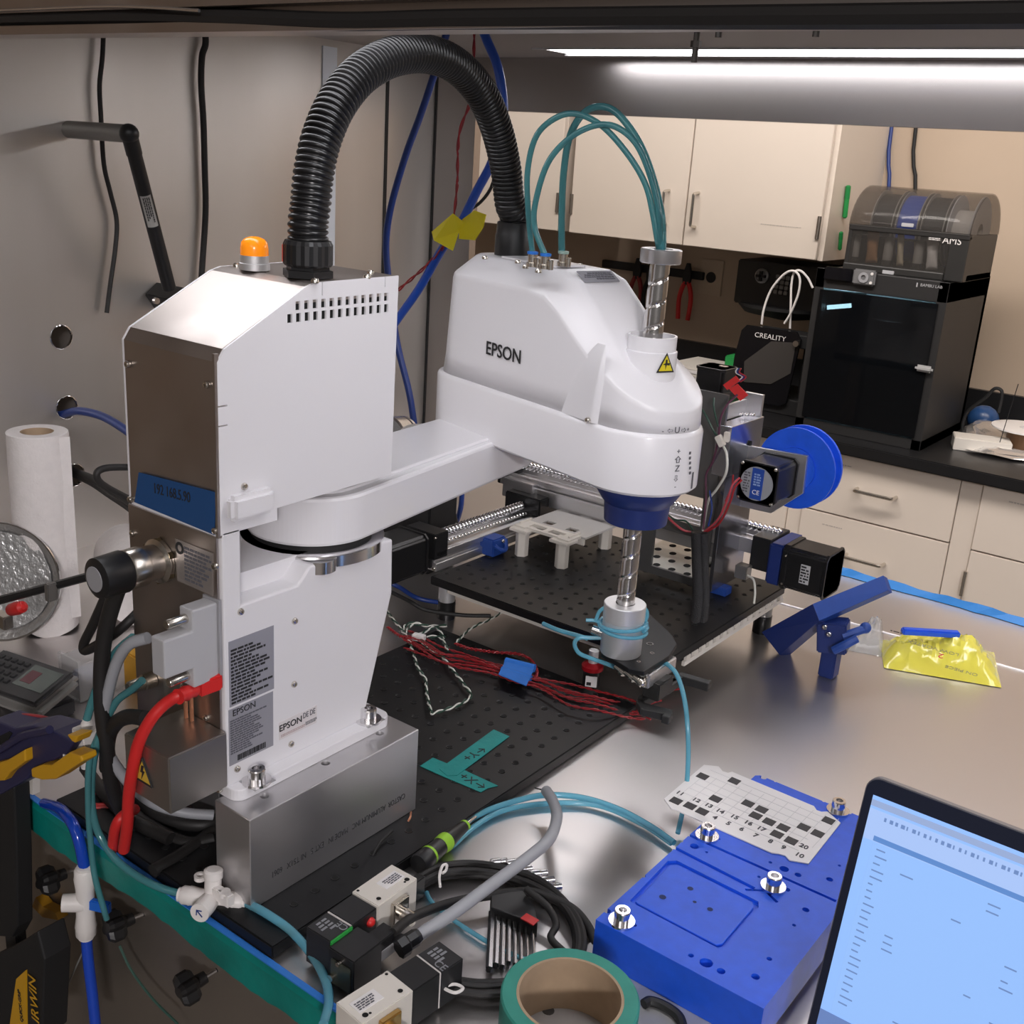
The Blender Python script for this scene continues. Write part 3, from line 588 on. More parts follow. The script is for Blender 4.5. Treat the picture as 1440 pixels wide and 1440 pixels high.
# screws on the robot
for px, py in ((338, 860), (414, 873), (413, 962), (409, 1046), (333, 1081), (343, 684)): screw(rb, onX(px, py, XR), X, .0032)
for px, py in ((180, 512), (291, 541), (184, 702), (303, 746), (187, 750), (303, 796), (290, 1009), (296, 1092), (309, 1110)): screw(rb, onY(px, py, RY-.0025), -Y, .0032)
for px, py in ((443, 396), (516, 390), (521, 384), (333, 374)): screw(rb, onZ(px, py, .5555), Z, .0035)
for px, py in ((361, 1099), (518, 1013)):
    p = onZ(px, py, BZ1+.0115); shcs(rb, (p.x, p.y, BZ1+.0115), .0080, .0115)
    obj('bolt_pad', MB().box(p.x-.011, p.x+.011, p.y-.011, p.y+.013, BZ1+.0113, BZ1+.0118), mat('pad_bare', (.42, .42, .43), .4, .6), rb)
# EPSON label plates on the white base
def plate(px0, py0, px1, py1, m, nm='label_plate'):
    a = onX(px0, py0, XR); b = onX(px1, py1, XR); c = V((XR+.0003, (a.y+b.y)/2, (a.z+b.z)/2)); wd, ht = abs(b.y-a.y), abs(a.z-b.z)
    return obj(nm, MB().box(XR, XR+.0004, c.y-wd/2, c.y+wd/2, c.z-ht/2, c.z+ht/2), m, rb), c+X*.0003, wd, ht
pl, c, wd, ht = plate(321, 903, 385, 968, LABEL); obj('print', marks(wd*.92, ht*.86, 16, 1, .8, c-Z*.003, Y, Z, .0002), INK, pl)
pl, c, wd, ht = plate(321, 999, 384, 1048, LABEL)
obj('print', marks(wd*.9, ht*.62, 15, 2, .7, c+Z*.000-Y*.001, Y, Z, .0002), INKGREY, pl); text('lettering', 'EPSON', .0085, (c.x, c.y-wd*.16, c.z+ht*.41), Y, Z, INK, pl)
bc = MB(); rg = random.Random(4); yy = c.y-wd*.32
while yy < c.y+wd*.3: wl_ = rg.uniform(.0004, .0012); bc.box(c.x-.0002, c.x+.0002, yy, yy+wl_, c.z-ht*.46, c.z-ht*.36); yy += wl_+rg.uniform(.0004, .001)
obj('barcode', bc, INK, pl)
pl, c, wd, ht = plate(392, 1035, 445, 1018, mat('white_label', (.74, .70, .71), .4)); 
a_, b_ = onX(392, 1027, XR), onX(445, 999, XR)
bpy.data.objects.remove(pl)
pl = obj('label_plate', MB().box(XR, XR+.0004, a_.y, b_.y, a_.z-.0105, a_.z+.008), MATS['white_label'], rb); c = V((XR+.0006, (a_.y+b_.y)/2, a_.z-.001))
text('lettering', 'EPSON', .0092, (c.x, a_.y+(b_.y-a_.y)*.30, c.z+.002), Y, Z, INK, pl, bold=.01); text('lettering', 'DE DE', .008, (c.x, a_.y+(b_.y-a_.y)*.79, c.z+.004), Y, Z, INKGREY, pl, sx=.7)
obj('print', marks(.03, .003, 2, 8, 1, c-Z*.006-Y*.006, Y, Z, .0001), mat('pink_print', (.5, .38, .38), .6), pl); obj('print', marks(.014, .004, 3, 9, 1, c-Z*.005+Y*.016, Y, Z, .0001), INKGREY, pl)
# rear panel: tape label, name plate, connectors
q = [onY(x, y, RY-.0027) for x, y in ((196, 664), (304, 692), (302, 752), (190, 706))]
tp = obj('tape_label', MB().prism([(p.x, p.z) for p in q], (0, RY-.0034, 0), X, Z, Y, .0006), mat('painters_tape', (.012, .07, .22), .6), rb)
p = onY(245, 692, RY-.0038); d_ = (q[1]-q[0]); d_.y = 0; text('lettering', '192 168.5.90', .013, (p.x-.004, RY-.0037, p.z-.002), d_, Z, INK, tp, sx=.75)
q = [onY(x, y, RY-.0027) for x, y in ((248, 757), (300, 778), (300, 838), (250, 816))]
npl = obj('name_plate', MB().prism([(p.x, p.z) for p in q], (0, RY-.0034, 0), X, Z, Y, .0008), mat('plate_steel', (.42, .38, .36), .4, .6), rb)
cc = sum(q, V())/4; obj('print', marks(.036, .032, 9, 6, .9, (cc.x+.005, RY-.0036, cc.z), X, Z, .0002), INKGREY, npl); obj('emblem', MB().ring((cc.x-.019, RY-.0036, cc.z+.012), (cc.x-.019, RY-.0039, cc.z+.012), .0055, .003, 20), INK, npl)
# round plug connector
c0 = onY(226, 788, RY-.003); dirc = -Y
pc = obj('motor_connector', MB().lathe([(.020, 0), (.020, .004), (.016, .006), (.0155, .018), (.0175, .02), (.0175, .034), (.0165, .036)], c0, -Y, 28), NICKEL, rb)
obj('connector_cap', MB().lathe([(.0175, .036), (.0185, .038), (.0175, .062), (.012, .064), (0, .064)], c0, -Y, 24), BLACK, pc)
obj('cap_disc', MB().cyl(c0-Y*.0641, c0-Y*.0648, .011, n=24), GREY, pc); obj('lock_nut', MB().lathe([(.0215, 0), (.0215, .004)], c0, -Y, 6, True, False), mat('dark_brass', (.3, .25, .16), .3, 1), pc)
# grey D-sub connector
e0 = onY(222, 905, RY-.055); e1 = onY(276, 838, RY-.006)
gx = onY(270, 905, RY-.03).x
dz0, dz1 = onY(262, 950, RY-.02).z, onY(262, 845, RY-.02).z
ds = obj('data_connector', MB().prism([(-.058, dz0+.018), (-.030, dz0+.018), (-.030, dz0), (-.004, dz0), (-.004, dz1), (-.030, dz1), (-.030, dz1-.018), (-.058, dz1-.018)], (gx-.016, RY, 0), Y, Z, X, .017), LGREY, rb, .0015)
for zz in (dz1-.009, dz0+.009):
    obj('thumb_screw', MB().lathe([(.0042, 0), (.0042, .018), (.0035, .019)], (gx-.0075, RY-.030, zz), -Y, 12), NICKEL, ds)
obj('connector_shell', MB().box(gx-.018, gx+.003, RY-.0045, RY-.002, dz0-.002, dz1+.002), GREY, ds)
# USB and LED column
for (px, py, wx, wz) in ((293, 898, .0045, .004), (297, 930, .0045, .0055), (295, 945, .004, .002)):
    p = onY(px, py, RY-.0026); obj('port', MB().box(p.x-wx, p.x+wx, RY-.0034, RY-.002, p.z-wz, p.z+wz), DARK, rb)
p = onY(300, 867, RY-.0026); obj('status_light', MB().cyl((p.x, RY-.0038, p.z), (p.x, RY-.002, p.z), .0022, n=10), mat('green_led', (.1, .6, .05), .3, emit=(.25, 1, .1), es=2.5), rb)
p = onY(300, 880, RY-.0026); obj('status_light', MB().cyl((p.x, RY-.0038, p.z), (p.x, RY-.002, p.z), .0022, n=10), DARK, rb)
# power box below
b0 = onY(222, 1060, RY-.06); bx1 = onY(282, 1050, RY-.03).x; bx0 = bx1-.062; bz1, bz0 = .176, .122
pw = obj('power_box', MB().box(bx0, bx1, RY-.062, RY-.002, bz0, bz1, .0012), mat('zinc_box', (.46, .43, .40), .32, .95), rb)
tri = MB().prism([(-.0125, -.010), (.0125, -.010), (0, .0125)], (bx0+.026, RY-.0622, (bz0+bz1)/2), X, Z, -Y, .0004); tr = obj('warning_sticker', tri, mat('amber_sticker', (.62, .42, .05), .5), pw)
tl = MB(); P3 = [V((-.0125, 0, -.010)), V((.0125, 0, -.010)), V((0, 0, .0125))]
for k in range(3): tl.cyl(V((bx0+.026, RY-.0627, (bz0+bz1)/2))+P3[k], V((bx0+.026, RY-.0627, (bz0+bz1)/2))+P3[(k+1) % 3], .0009, n=6)
tl.prism([(-.001, .006), (.002, .006), (.0005, .001), (.003, .001), (-.002, -.008), (-.0005, -.001), (-.003, -.001)], (bx0+.026, RY-.0628, (bz0+bz1)/2), X, Z, -Y, .0004)
obj('bolt_symbol', tl, INK, tr)
p = onY(215, 955, RY-.003); obj('round_port', MB().lathe([(.0075, 0), (.0075, .010), (.0062, .011), (.006, .024), (.0045, .026)], (p.x, RY-.003, p.z), -Y, 20), mat('dull_nickel', (.4, .36, .3), .35, .95), rb)
p = onY(243, 965, RY-.003); obj('tab_bracket', MB().prism(rrect(-.012, .012, -.016, .014, .007), (p.x, RY-.004, p.z), X, Z, Y, .003), mat('tab_steel', (.55, .50, .45), .4, .9), rb); screw(rb, (p.x, RY-.0045, p.z+.006), -Y, .0032)
p = onY(275, 985, RY-.003)
for dx in (-.004, .004): obj('copper_pin', MB().box(p.x+dx-.001, p.x+dx+.001, RY-.012, RY-.009, p.z-.018, p.z+.012), mat('copper', (.62, .28, .16), .4, .6), rb)
# beacon
p = onZ(358, 379, .5555); bx, by = p.x, p.y
bn = obj('beacon', MB().lathe([(.0135, 0), (.0135, .0055), (.0125, .006), (.0125, .0125)], (bx, by, .5555), n=28), ALU_MATTE, rb)
obj('amber_dome', MB().lathe([(.0122, .0125), (.0122, .0185), (.0112, .0235), (.0085, .0265), (.004, .0282), (0, .0285)], (bx, by, .5555), n=28), mat('amber', (.95, .30, .01), .2, emit=(1, .25, .01), es=.3), bn)
# ------------------------------------------------------------------ joint 1, arm 1
J1 = V((-.7525, .700, 0))
obj('joint_flange', MB().lathe([(.066, .292), (.0705, .294), (.0705, .3045), (.068, .306), (.060, .306)], J1, n=56), STEEL_SHINY, rb)
obj('flange_boss', MB().lathe([(.017, .292), (.017, .3035)], J1+V((.052, -.040, 0)), n=28), STEEL_SHINY, rb)
J2 = V((-.790, 1.024, 0)); a1 = math.atan2(J2.y-J1.y, J2.x-J1.x); A1 = V((math.cos(a1), math.sin(a1), 0)); B1 = V((-A1.y, A1.x, 0)); L1 = (J2-J1).length
def arm1(r0, r1, z0, z1):
    pts = []; n = 44
    for k in range(n+1): a = math.radians(90)+PI*k/n; pts.append((r0*math.cos(a), r0*math.sin(a)))
    for k in range(n+1): a = math.radians(-90)+PI*k/n; pts.append((L1+r1*math.cos(a), r1*math.sin(a)))
    return MB().prism(pts, J1+Z*z0, A1, B1, Z, z1-z0)
obj('arm_lower', arm1(.0625, .053, .311, .3585), ROBOT_ARM, rb, .0035)
obj('arm_top_cover', arm1(.050, .046, .3575, .3618), ROBOT_ARM, rb, .002)
obj('arm_gap', MB().lathe([(.058, .303), (.058, .312)], J1, n=40), BLACKM, rb)
obj('joint_ring', MB().lathe([(.045, .358), (.045, .364), (.037, .364), (.037, .372)], J2, n=32), mat('joint_black', (.02, .02, .02), .4), rb)
for dx, dy in ((-.032, -.038), (.02, -.05)): obj('stopper', MB().box(J2.x+dx-.006, J2.x+dx+.006, J2.y+dy-.006, J2.y+dy+.006, .3615, .3685, .002), ROBOT_ARM, rb)
# ------------------------------------------------------------------ arm 2
S = V((-.545, .961, 0)); a2 = math.radians(-15); F2 = V((math.cos(a2), math.sin(a2), 0)); N2 = V((math.sin(a2), -math.cos(a2), 0))   # N2 points to the camera side
def outline(w, ub, rr, n=18, off=0):
    """plan outline: half circle round the shaft, straight sides, rounded back end at u = ub"""
    pts = []
    for k in range(n+1): a = -PI/2+PI*k/n; pts.append((w*math.cos(a), w*math.sin(a)))
    m = 10
    for k in range(1, m): pts.append((ub*.0+(ub+rr)*k/m, w))
    for k in range(n//2+1): a = PI/2+(PI/2)*k/(n//2); pts.append((ub+rr+rr*math.cos(a), w-rr+rr*math.sin(a)))
    for k in range(n//2+1): a = PI+(PI/2)*k/(n//2); pts.append((ub+rr+rr*math.cos(a), -w+rr+rr*math.sin(a)))
    for k in range(1, m): pts.append((ub+rr-(ub+rr)*k/m, -w))
    return pts
def lin(x, tb):
    if x <= tb[0][0]: return tb[0][1]
    for (a, b), (c, d) in zip(tb, tb[1:]):
        if x <= c: return b+(d-b)*(x-a)/(c-a)
    return tb[-1][1]
UB = -.312
o0 = outline(.0605, UB-.008, .048)
sk = MB(); rings = [(0, .3555, -.004), (0, .353, 0), (0, .410, 0)]
def ringpts(o, z, ins=0, zf=None):
    out = []
    n = len(o)
    for i, (u, v) in enumerate(o):
        if ins:
            pu, pv = o[i-1]; nu, nv = o[(i+1) % n]; tx, ty = nu-pu, nv-pv; l = math.hypot(tx, ty) or 1; u2, v2 = u-ty/l*ins, v+tx/l*ins
        else: u2, v2 = u, v
        zz = zf(u2) if zf else z
        out.append(S+F2*u2+N2*(-v2)+Z*zz)
    return out
def loft(rs, smooth=True, cap0=True, cap1=True):
    m = MB(); n = len(rs[0]); vs = [p for r in rs for p in r]
    fs = [(i*n+k, i*n+(k+1) % n, (i+1)*n+(k+1) % n, (i+1)*n+k) for i in range(len(rs)-1) for k in range(n)]
    m.add(vs, [f[::-1] for f in fs], smooth)
    if cap0: m.add(rs[0], [tuple(range(n))])
    if cap1: m.add(rs[-1], [tuple(range(n))[::-1]])
    return m
def inward(o, d):   # sign check: shrink towards centre
    a = ringpts(o, 0, d); c = sum(a, V())/len(a); b = ringpts(o, 0, 0); return sum((p-c).length for p in a) < sum((p-c).length for p in b)
SG = 1 if inward(o0, .004) else -1
obj('arm_upper_skirt', loft([ringpts(o0, .353, SG*.003), ringpts(o0, .356, 0), ringpts(o0, .4125, 0), ringpts(o0, .4160, SG*.0015), ringpts(o0, .4175, SG*.004), ringpts(o0, .4178, SG*.008)]), ROBOT_ARM, rb)
ZS = [(-.4, .534), (-.125, .534), (-.105, .531), (-.09, .524), (-.035, .4835), (0, .466), (.03, .4495), (.06, .4365)]
ZT = [(-.4, .557), (-.10, .5555), (-.085, .552), (-.032, .509), (-.018, .494), (0, .478), (.02, .465), (.035, .4565), (.05, .4475), (.06, .441)]
o1 = outline(.0570, UB, .046)
zs = lambda u: lin(u, ZS)
zt = lambda u: lin(u, ZT)
def zmix(t): return lambda u: zs(u)*(1-t)+zt(u)*t
def rear(o, z, ins, zf, lean):
    return ringpts(o, z, ins, zf)
def ring2(ins, zf, lean=0):
    o = []
    for u, v in o1: o.append((u+lean*max(0, min(1, (-u-.2)/.1)), v))
    return ringpts(o, 0, SG*ins, zf)
rs = [ring2(0, lambda u: .4165), ring2(.0003, lambda u: .44 if zs(u) > .46 else .4165+(zs(u)-.4165)*.5, .004), ring2(.0006, lambda u: zs(u)-.006, .012), ring2(.0008, lambda u: zs(u)-.0012, .0138), ring2(.0016, lambda u: zs(u)+.0001, .014), ring2(.0028, zmix(.08), .0145), ring2(.005, zmix(.18), .0155), ring2(.013, zmix(.55), .018), ring2(.021, zmix(.90), .020), ring2(.0245, zt, .0205), ring2(.03, zt, .021)]
mb = loft(rs, True, True, False)
last = rs[-1]; n = len(last); half = 18
# cap the top with a symmetric strip of quads across the arm
L_ = [k for k in range(n) if (last[k]-S).dot(N2) >= 0]; R_ = [k for k in range(n) if (last[k]-S).dot(N2) < 0]
L_.sort(key=lambda k: (last[k]-S).dot(F2)); R_.sort(key=lambda k: (last[k]-S).dot(F2))
fsx = []
def pick(lst, t): return lst[int(round(t*(len(lst)-1)))]
NS = 40
for k in range(NS):
    a, b, c, d = pick(L_, k/NS), pick(L_, (k+1)/NS), pick(R_, (k+1)/NS), pick(R_, k/NS)
    f = [x for i, x in enumerate((a, b, c, d)) if x not in (a, b, c, d)[:i]]
    if len(f) >= 3: fsx.append(tuple(f))
mb.add(last, fsx, True)
ac = obj('arm_upper_cover', mb, ROBOT, rb)
bmx = bmesh.new(); bmx.from_mesh(ac.data); bmesh.ops.remove_doubles(bmx, verts=bmx.verts[:], dist=.0001); bmesh.ops.recalc_face_normals(bmx, faces=bmx.faces[:]); bmx.to_mesh(ac.data); bmx.free()
# scalloped screw boss on the side: fades in from the back, drops off sharply towards the shaft
bo_ = MB(); NB = 26; vs = []; hts = [.4172, .43, .445, .46, .472, .482, .490, .4955]
for i, h in enumerate(hts):
    t = (h-.4172)/.0783; u1 = -.0065+.004*t-.006*t**6; u0 = u1-.062*(1-t)**.8-.012
    for k in range(NB+1):
        f = k/NB; dp = .0044*(f*f*(3-2*f))*(1-t**5) if f < .86 else .0044*(1-t**5)*(1-((f-.86)/.14)**2.2)
        vs.append(S+F2*(u0+(u1-u0)*f)+N2*(.0564+dp-(.0 if t < .8 else (t-.8)*.012))+Z*h)
bo_.add(vs, [(i*(NB+1)+k, i*(NB+1)+k+1, (i+1)*(NB+1)+k+1, (i+1)*(NB+1)+k) for i in range(len(hts)-1) for k in range(NB)], True)
obj('screw_boss', bo_, ROBOT, rb)
screw(rb, S+F2*(-.016)+N2*.0625+Z*.4195, N2, .0032)
# collar, shaft, stop ring, blue cup
obj('shaft_collar', MB().lathe([(.0262, .425), (.0262, .4895), (.0246, .4905), (.0246, .5045), (.0222, .5045), (.0222, .47), (.012, .47)], S, n=40, cap=False), ROBOT_ARM, rb)
def shaft(z0, z1):
    m = MB(); n = 48; H = int((z1-z0)/.0012); vs = []
    for i in range(H+1):
        z = z0+(z1-z0)*i/H
        for k in range(n):
            a = 2*PI*k/n; ph = (a/(2*PI)*1.0 - z/.022) % 1.0; g = math.exp(-((ph-.5)/.055)**2)
            sp2 = .5+.5*math.cos(3*a+.6); r = .0100-.0011*g-.0007*(sp2**6); vs.append((S.x+r*math.cos(a), S.y+r*math.sin(a), z))
    m.add(vs, [(i*n+k, i*n+(k+1) % n, (i+1)*n+(k+1) % n, (i+1)*n+k) for i in range(H) for k in range(n)], True); return m
sh = obj('shaft', shaft(.205, .580), STEEL_SHAFT, rb)
obj('stop_ring', MB().lathe([(.0195, .5745), (.0202, .5755), (.0202, .5872), (.0195, .588), (.0115, .588), (.0105, .582), (.0, .582)], S, n=40), ALU, rb)
obj('shaft_cup', MB().lathe([(.045, .354), (.0445, .345), (.0375, .334), (.0345, .331), (.033, .3105), (.030, .309), (.0125, .309), (.0125, .32)], S+F2*.002, n=40), BLUECUP, rb)
# EPSON lettering, jog marks, warning sticker
pe0, pe1 = onP(681, 489, S+N2*.0575, N2), onP(736, 504, S+N2*.0575, N2)
text('lettering', 'EPSON', .0205, (pe0+pe1)/2+N2*.0004, F2, Z, INK, rb, sx=1.02, bold=.012)
def onround(px, py, r):
    d = ray(px, py); d2 = V((d.x, d.y)); c2 = V((CAM.x-S.x, CAM.y-S.y)); A = d2.dot(d2); B = 2*d2.dot(c2); C_ = c2.dot(c2)-r*r; t = (-B-math.sqrt(max(0, B*B-4*A*C_)))/(2*A); p = CAM+d*t; nn = V((p.x-S.x, p.y-S.y, 0)).normalized(); return p, nn
for s_, px, py, sz in (('-', 932, 606, .007), ('⇦', 942, 606, .008), ('U', 952, 605, .009), ('⇨', 961, 605, .008), ('+', 967, 604, .006)):
    p, nn = onround(px, py, .0575); text('lettering', s_, sz, p+nn*.0006, Z.cross(nn), Z, INKGREY, rb)
for s_, px, py, sz in (('+', 954, 635, .008), ('⇧', 953, 647, .009), ('Z', 952, 659, .009), ('⇩', 950, 673, .009), ('-', 949, 684, .007)):
    p, nn = onround(px, py, .061); text('lettering', s_, sz, p+nn*.0006, Z.cross(nn), Z, INKGREY, rb)
mkk = MB()
for i in range(5):
    p, nn = onround(970, 637+i*7, .061); mkk.obox(p+nn*.0004, Z.cross(nn), Z, nn, .0014, .0014, .0002)
for i in range(4):
    p, nn = onround(974-.5*i, 668+i*5, .061); mkk.obox(p+nn*.0004, Z.cross(nn), Z, nn, .0012, .003, .0002)
obj('print', mkk, INKGREY, rb)
p, nn = onround(936, 511, .0264); tx = Z.cross(nn)
ws = obj('warning_sticker', MB().prism([(-.0105, -.009), (.0105, -.009), (0, .0105)], p+nn*.0006, tx, Z, nn, .0004), INK, rb)
ws2 = obj('sticker_field', MB().prism([(-.0080, -.0073), (.0080, -.0073), (0, .0078)], p+nn*.0009, tx, Z, nn, .0004), mat('warning_yellow', (.72, .60, .02), .5), ws)
obj('crush_symbol', MB().prism([(-.004, -.001), (-.001, -.0015), (-.0005, -.006), (.0005, -.0015), (.004, -.002), (.004, .0005), (.001, .0005), (.001, .004), (-.001, .004), (-.001, .0005)], p+nn*.0013, tx, Z, nn, .0003), INK, ws2)
# label on the sloping top
ls = S+F2*(-.083)+N2*.004; sl_ = (V((0, 0, zt(-.06)-zt(-.098)))+F2*.038).normalized()
nl = sl_.cross(-N2); nl = nl if nl.z > 0 else -nl
ll = obj('top_label', MB().obox(ls+Z*(zt(-.083)+.0012), N2, sl_, nl, .024, .0085, .0005), LABEL, rb)
obj('print', marks(.040, .012, 4, 12, .9, ls+Z*(zt(-.083)+.0012)+nl*.0007, -N2*-1, -sl_, .0002), INKGREY, ll)
# top plate with air fittings
FIT = [(748, 366, 'blue'), (766, 369, 'blue'), (791, 365, 'clear')]
zt0 = .5565; fpos = []
obj('fitting_plate', MB().obox(S+F2*(-.165)+N2*.012+Z*(zt0+.001), F2, N2, Z, .045, .022, .0012), ROBOT_ARM, rb)
for px, py, cl in FIT:
    p = onP(px, py+9, (0, 0, zt0+.002), Z); fpos.append(p); f_ = obj('air_fitting', MB().lathe([(.0062, 0), (.0062, .004), (.0048, .0045), (.0048, .0125), (.004, .0125)], p, n=14), NICKEL, rb)
    obj('release_ring', MB().lathe([(.0056, .0125), (.0058, .015), (.004, .0155)], p, n=14), BLUETAPE if cl == 'blue' else mat('pale_green', (.35, .5, .45), .4), f_)
    obj('screw_body', MB().lathe([(.0028, 0), (.0028, .009), (.0018, .0095)], p+F2*.009, n=10), NICKEL, f_)
for px, py in ((682, 361), (739, 374), (757, 380), (815, 372), (728, 367)): screw(rb, onZ(px, py+2, zt0), Z, .0033)
# ------------------------------------------------------------------ ribbed hose from cover to arm 2
G1 = onZ(433, 389, .5555); G2 = S+F2*(-.235)+Z*.5565
def gland(p, s=1, col=BLACK):
    g = obj('hose_gland', MB().lathe([(.0222*s, 0), (.0222*s, .006), (.019*s, .0065), (.019*s, .009)], p, n=6, smooth=False), col, rb)
    nn = 36; m = MB(); vs = []
    for (r, h) in ((.0195, .009), (.0212, .011), (.0212, .027), (.0195, .0305), (.0165, .031)):
        for k in range(nn): rr = r*s*(1 if k % 3 else .955); a = 2*PI*k/nn; vs.append(p+V((rr*math.cos(a), rr*math.sin(a), h*s)))
    m.add(vs, [(i*nn+k, i*nn+(k+1) % nn, (i+1)*nn+(k+1) % nn, (i+1)*nn+k) for i in range(4) for k in range(nn)]); obj('gland_nut', m, col, g)
    return g
gland(G1); obj('red_mark', MB().obox(G1+V((-.0145, -.0158, .019)), (.736, -.677, 0), Z, (-.677, -.736, 0), .002, .007, .0004), mat('red_reflect', (.6, .06, .03), .4), rb)
obj('hose_base', MB().lathe([(.0205, 0), (.0205, .022), (.0195, .024), (.019, .036), (.0175, .037)], G2, n=32), BLACK, rb)
nv = V((-(G2-G1).y, (G2-G1).x, 0)).normalized()
hp = [G1+Z*.030, G1+Z*.045]+[onP(x, y, G1, nv) for x, y in [(437, 285), (441, 245), (452, 195), (474, 145), (508, 104), (552, 80), (600, 76), (642, 93), (676, 130), (698, 180), (711, 235), (717, 285)]]+[G2+Z*.045, G2+Z*.03]
cl_ = crom(hp, 40); 
# resample by arc length
acc = [0]
for a, b in zip(cl_, cl_[1:]): acc.append(acc[-1]+(b-a).length)
TL = acc[-1]; NR = int(TL/.0052); pts = []; j = 0; NP = NR*6
for i in range(NP+1):
    t = TL*i/NP
    while j < len(acc)-2 and acc[j+1] < t: j += 1
    f_ = (t-acc[j])/max(1e-9, acc[j+1]-acc[j]); pts.append(cl_[j].lerp(cl_[j+1], f_))
prf = [0, .75, 1, 1, .75, 0]
obj('ribbed_hose', MB().tube(pts, .0165, 24, False, 1, True, lambda i, n: .0153+.0020*prf[i % 6]), HOSE, rb)
# ------------------------------------------------------------------ tool on the shaft
zc0, zc1 = .158, .2155
obj('tool_cylinder', MB().lathe([(.0218, zc0), (.0225, zc0+.001), (.0225, .197), (.0218, .1975)], S, n=44), ALU_MATTE, rb)
obj('tool_ring', MB().lathe([(.0222, .1975), (.0229, .198), (.0229, .2150), (.0222, .2158), (.0105, .2158), (.0105, .21)], S, n=44), ALU_MATTE, rb)
tpl = onZ(875, 930, zc0-.006)
tpoly = [onZ(x, y, zc0) for x, y in ((846, 903), (908, 858), (945, 892), (952, 905), (941, 922), (906, 944), (884, 940), (846, 917))]
tplate = obj('tool_plate', MB().prism([(p.x, p.y) for p in tpoly], (0, 0, zc0-.006), X, Y, Z, .006), ANOD, rb, .0008)
for px, py, r in ((914, 906, .0042), (917, 919, .0026), (898, 931, .0022)): p = onZ(px, py, zc0); obj('bush', MB().ring((p.x, p.y, zc0-.001), (p.x, p.y, zc0+.0008), r, r*.62, 18), STEEL_SHINY, tplate)
a = onZ(905, 955, .140); b = onZ(940, 931, .140); d_ = (b-a).normalized(); sd = Z.cross(d_)
ac_ = obj('air_cylinder', MB().obox((a+b)/2, d_, sd, Z, (b-a).length/2+.003, .0085, .0085, .0015), ALU, rb)
for s_ in (-1, 1):
    screw(ac_, a-d_*.003+sd*.004*s_+Z*.004, -d_, .002); screw(ac_, a-d_*.003+sd*.004*s_-Z*.004, -d_, .002)
for k, (px, py) in enumerate(((866, 936), (880, 944), (892, 951))):
    p = onZ(px, py, .147); q = onZ(px+11, py+9, .143); obj('elbow_fitting', MB().lathe([(.0042, 0), (.0042, .007), (.0055, .008), (.0055, .012), (.0035, .0125)], p, (q-p), 12).sphere(q, .005, 10), NICKEL, rb)
p = onZ(902, 942, .152); obj('fitting_eye', MB().ring(p-Z*.004, p+Z*.001, .0055, .0032, 16), STEEL_SHINY, rb)
gr = MB()
zg = .112
def bar(m, pxs, z, wz, ww):
    P = [onZ(x, y, z) for x, y in pxs]
    for a, b in zip(P, P[1:]):
        d_ = (b-a); l = d_.length; d_.normalize(); m.obox((a+b)/2, d_, Z.cross(d_), Z, l/2+ww*.45, ww, wz)
bar(gr, [(950, 960), (940, 968), (900, 990), (905, 1000), (940, 1007), (936, 1012)], zg, .0045, .0042)
bar(gr, [(905, 996), (942, 1005)], zg, .0045, .0045); bar(gr, [(902, 985), (960, 953)], zg, .0045, .004); bar(gr, [(957, 953), (995, 964)], zg, .005, .0055)
obj('gripper_jaws', gr, mat('gripper_black', (.02, .02, .02), .5), rb, .001)
obj('gripper_stem', MB().obox(onZ(925, 965, .125), d_, Z.cross(d_), Z, .016, .010, .010, .001), mat('gripper_black', (.02, .02, .02), .5), rb)
# coil of tube round the tool and tube tails (parts of the tool)
coil = []
for k in range(30): a = 2*PI*k/14.; coil.append(S+V((math.cos(a)*(.0255+.001*math.sin(k)), math.sin(a)*(.0255), .186+.0045*math.sin(a*.5+1)+.0002*k)))
obj('tube_coil', MB().tube(coil, .0021, 8, res=3), TEALB, rb)
obj('tube_coil', MB().tube([onV(x, y, S+V((-.02, -.012, 0))) for x, y in [(824, 872), (838, 873), (850, 879), (880, 884), (905, 875), (910, 862), (905, 852)]], .0021, 8), TEALB, rb)
obj('tube_tail', MB().tube([onV(x, y, S+V((-.03, -.02, 0))) for x, y in [(838, 872), (843, 860), (852, 853)]], .0021, 8), TEALB, rb)
obj('tube_tail', MB().tube([onV(x, y, S+V((-.03, -.02, 0))) for x, y in [(848, 897), (832, 897), (815, 897), (808, 905), (814, 918), (832, 926), (852, 933), (864, 938)]], .0024, 8), TEALB, rb)
obj('clamp_collar', MB().cyl(onV(833, 885, S+V((-.025, -.02, 0))), onV(847, 890, S+V((-.02, -.02, 0))), .005, n=12), STEEL_SHINY, rb)
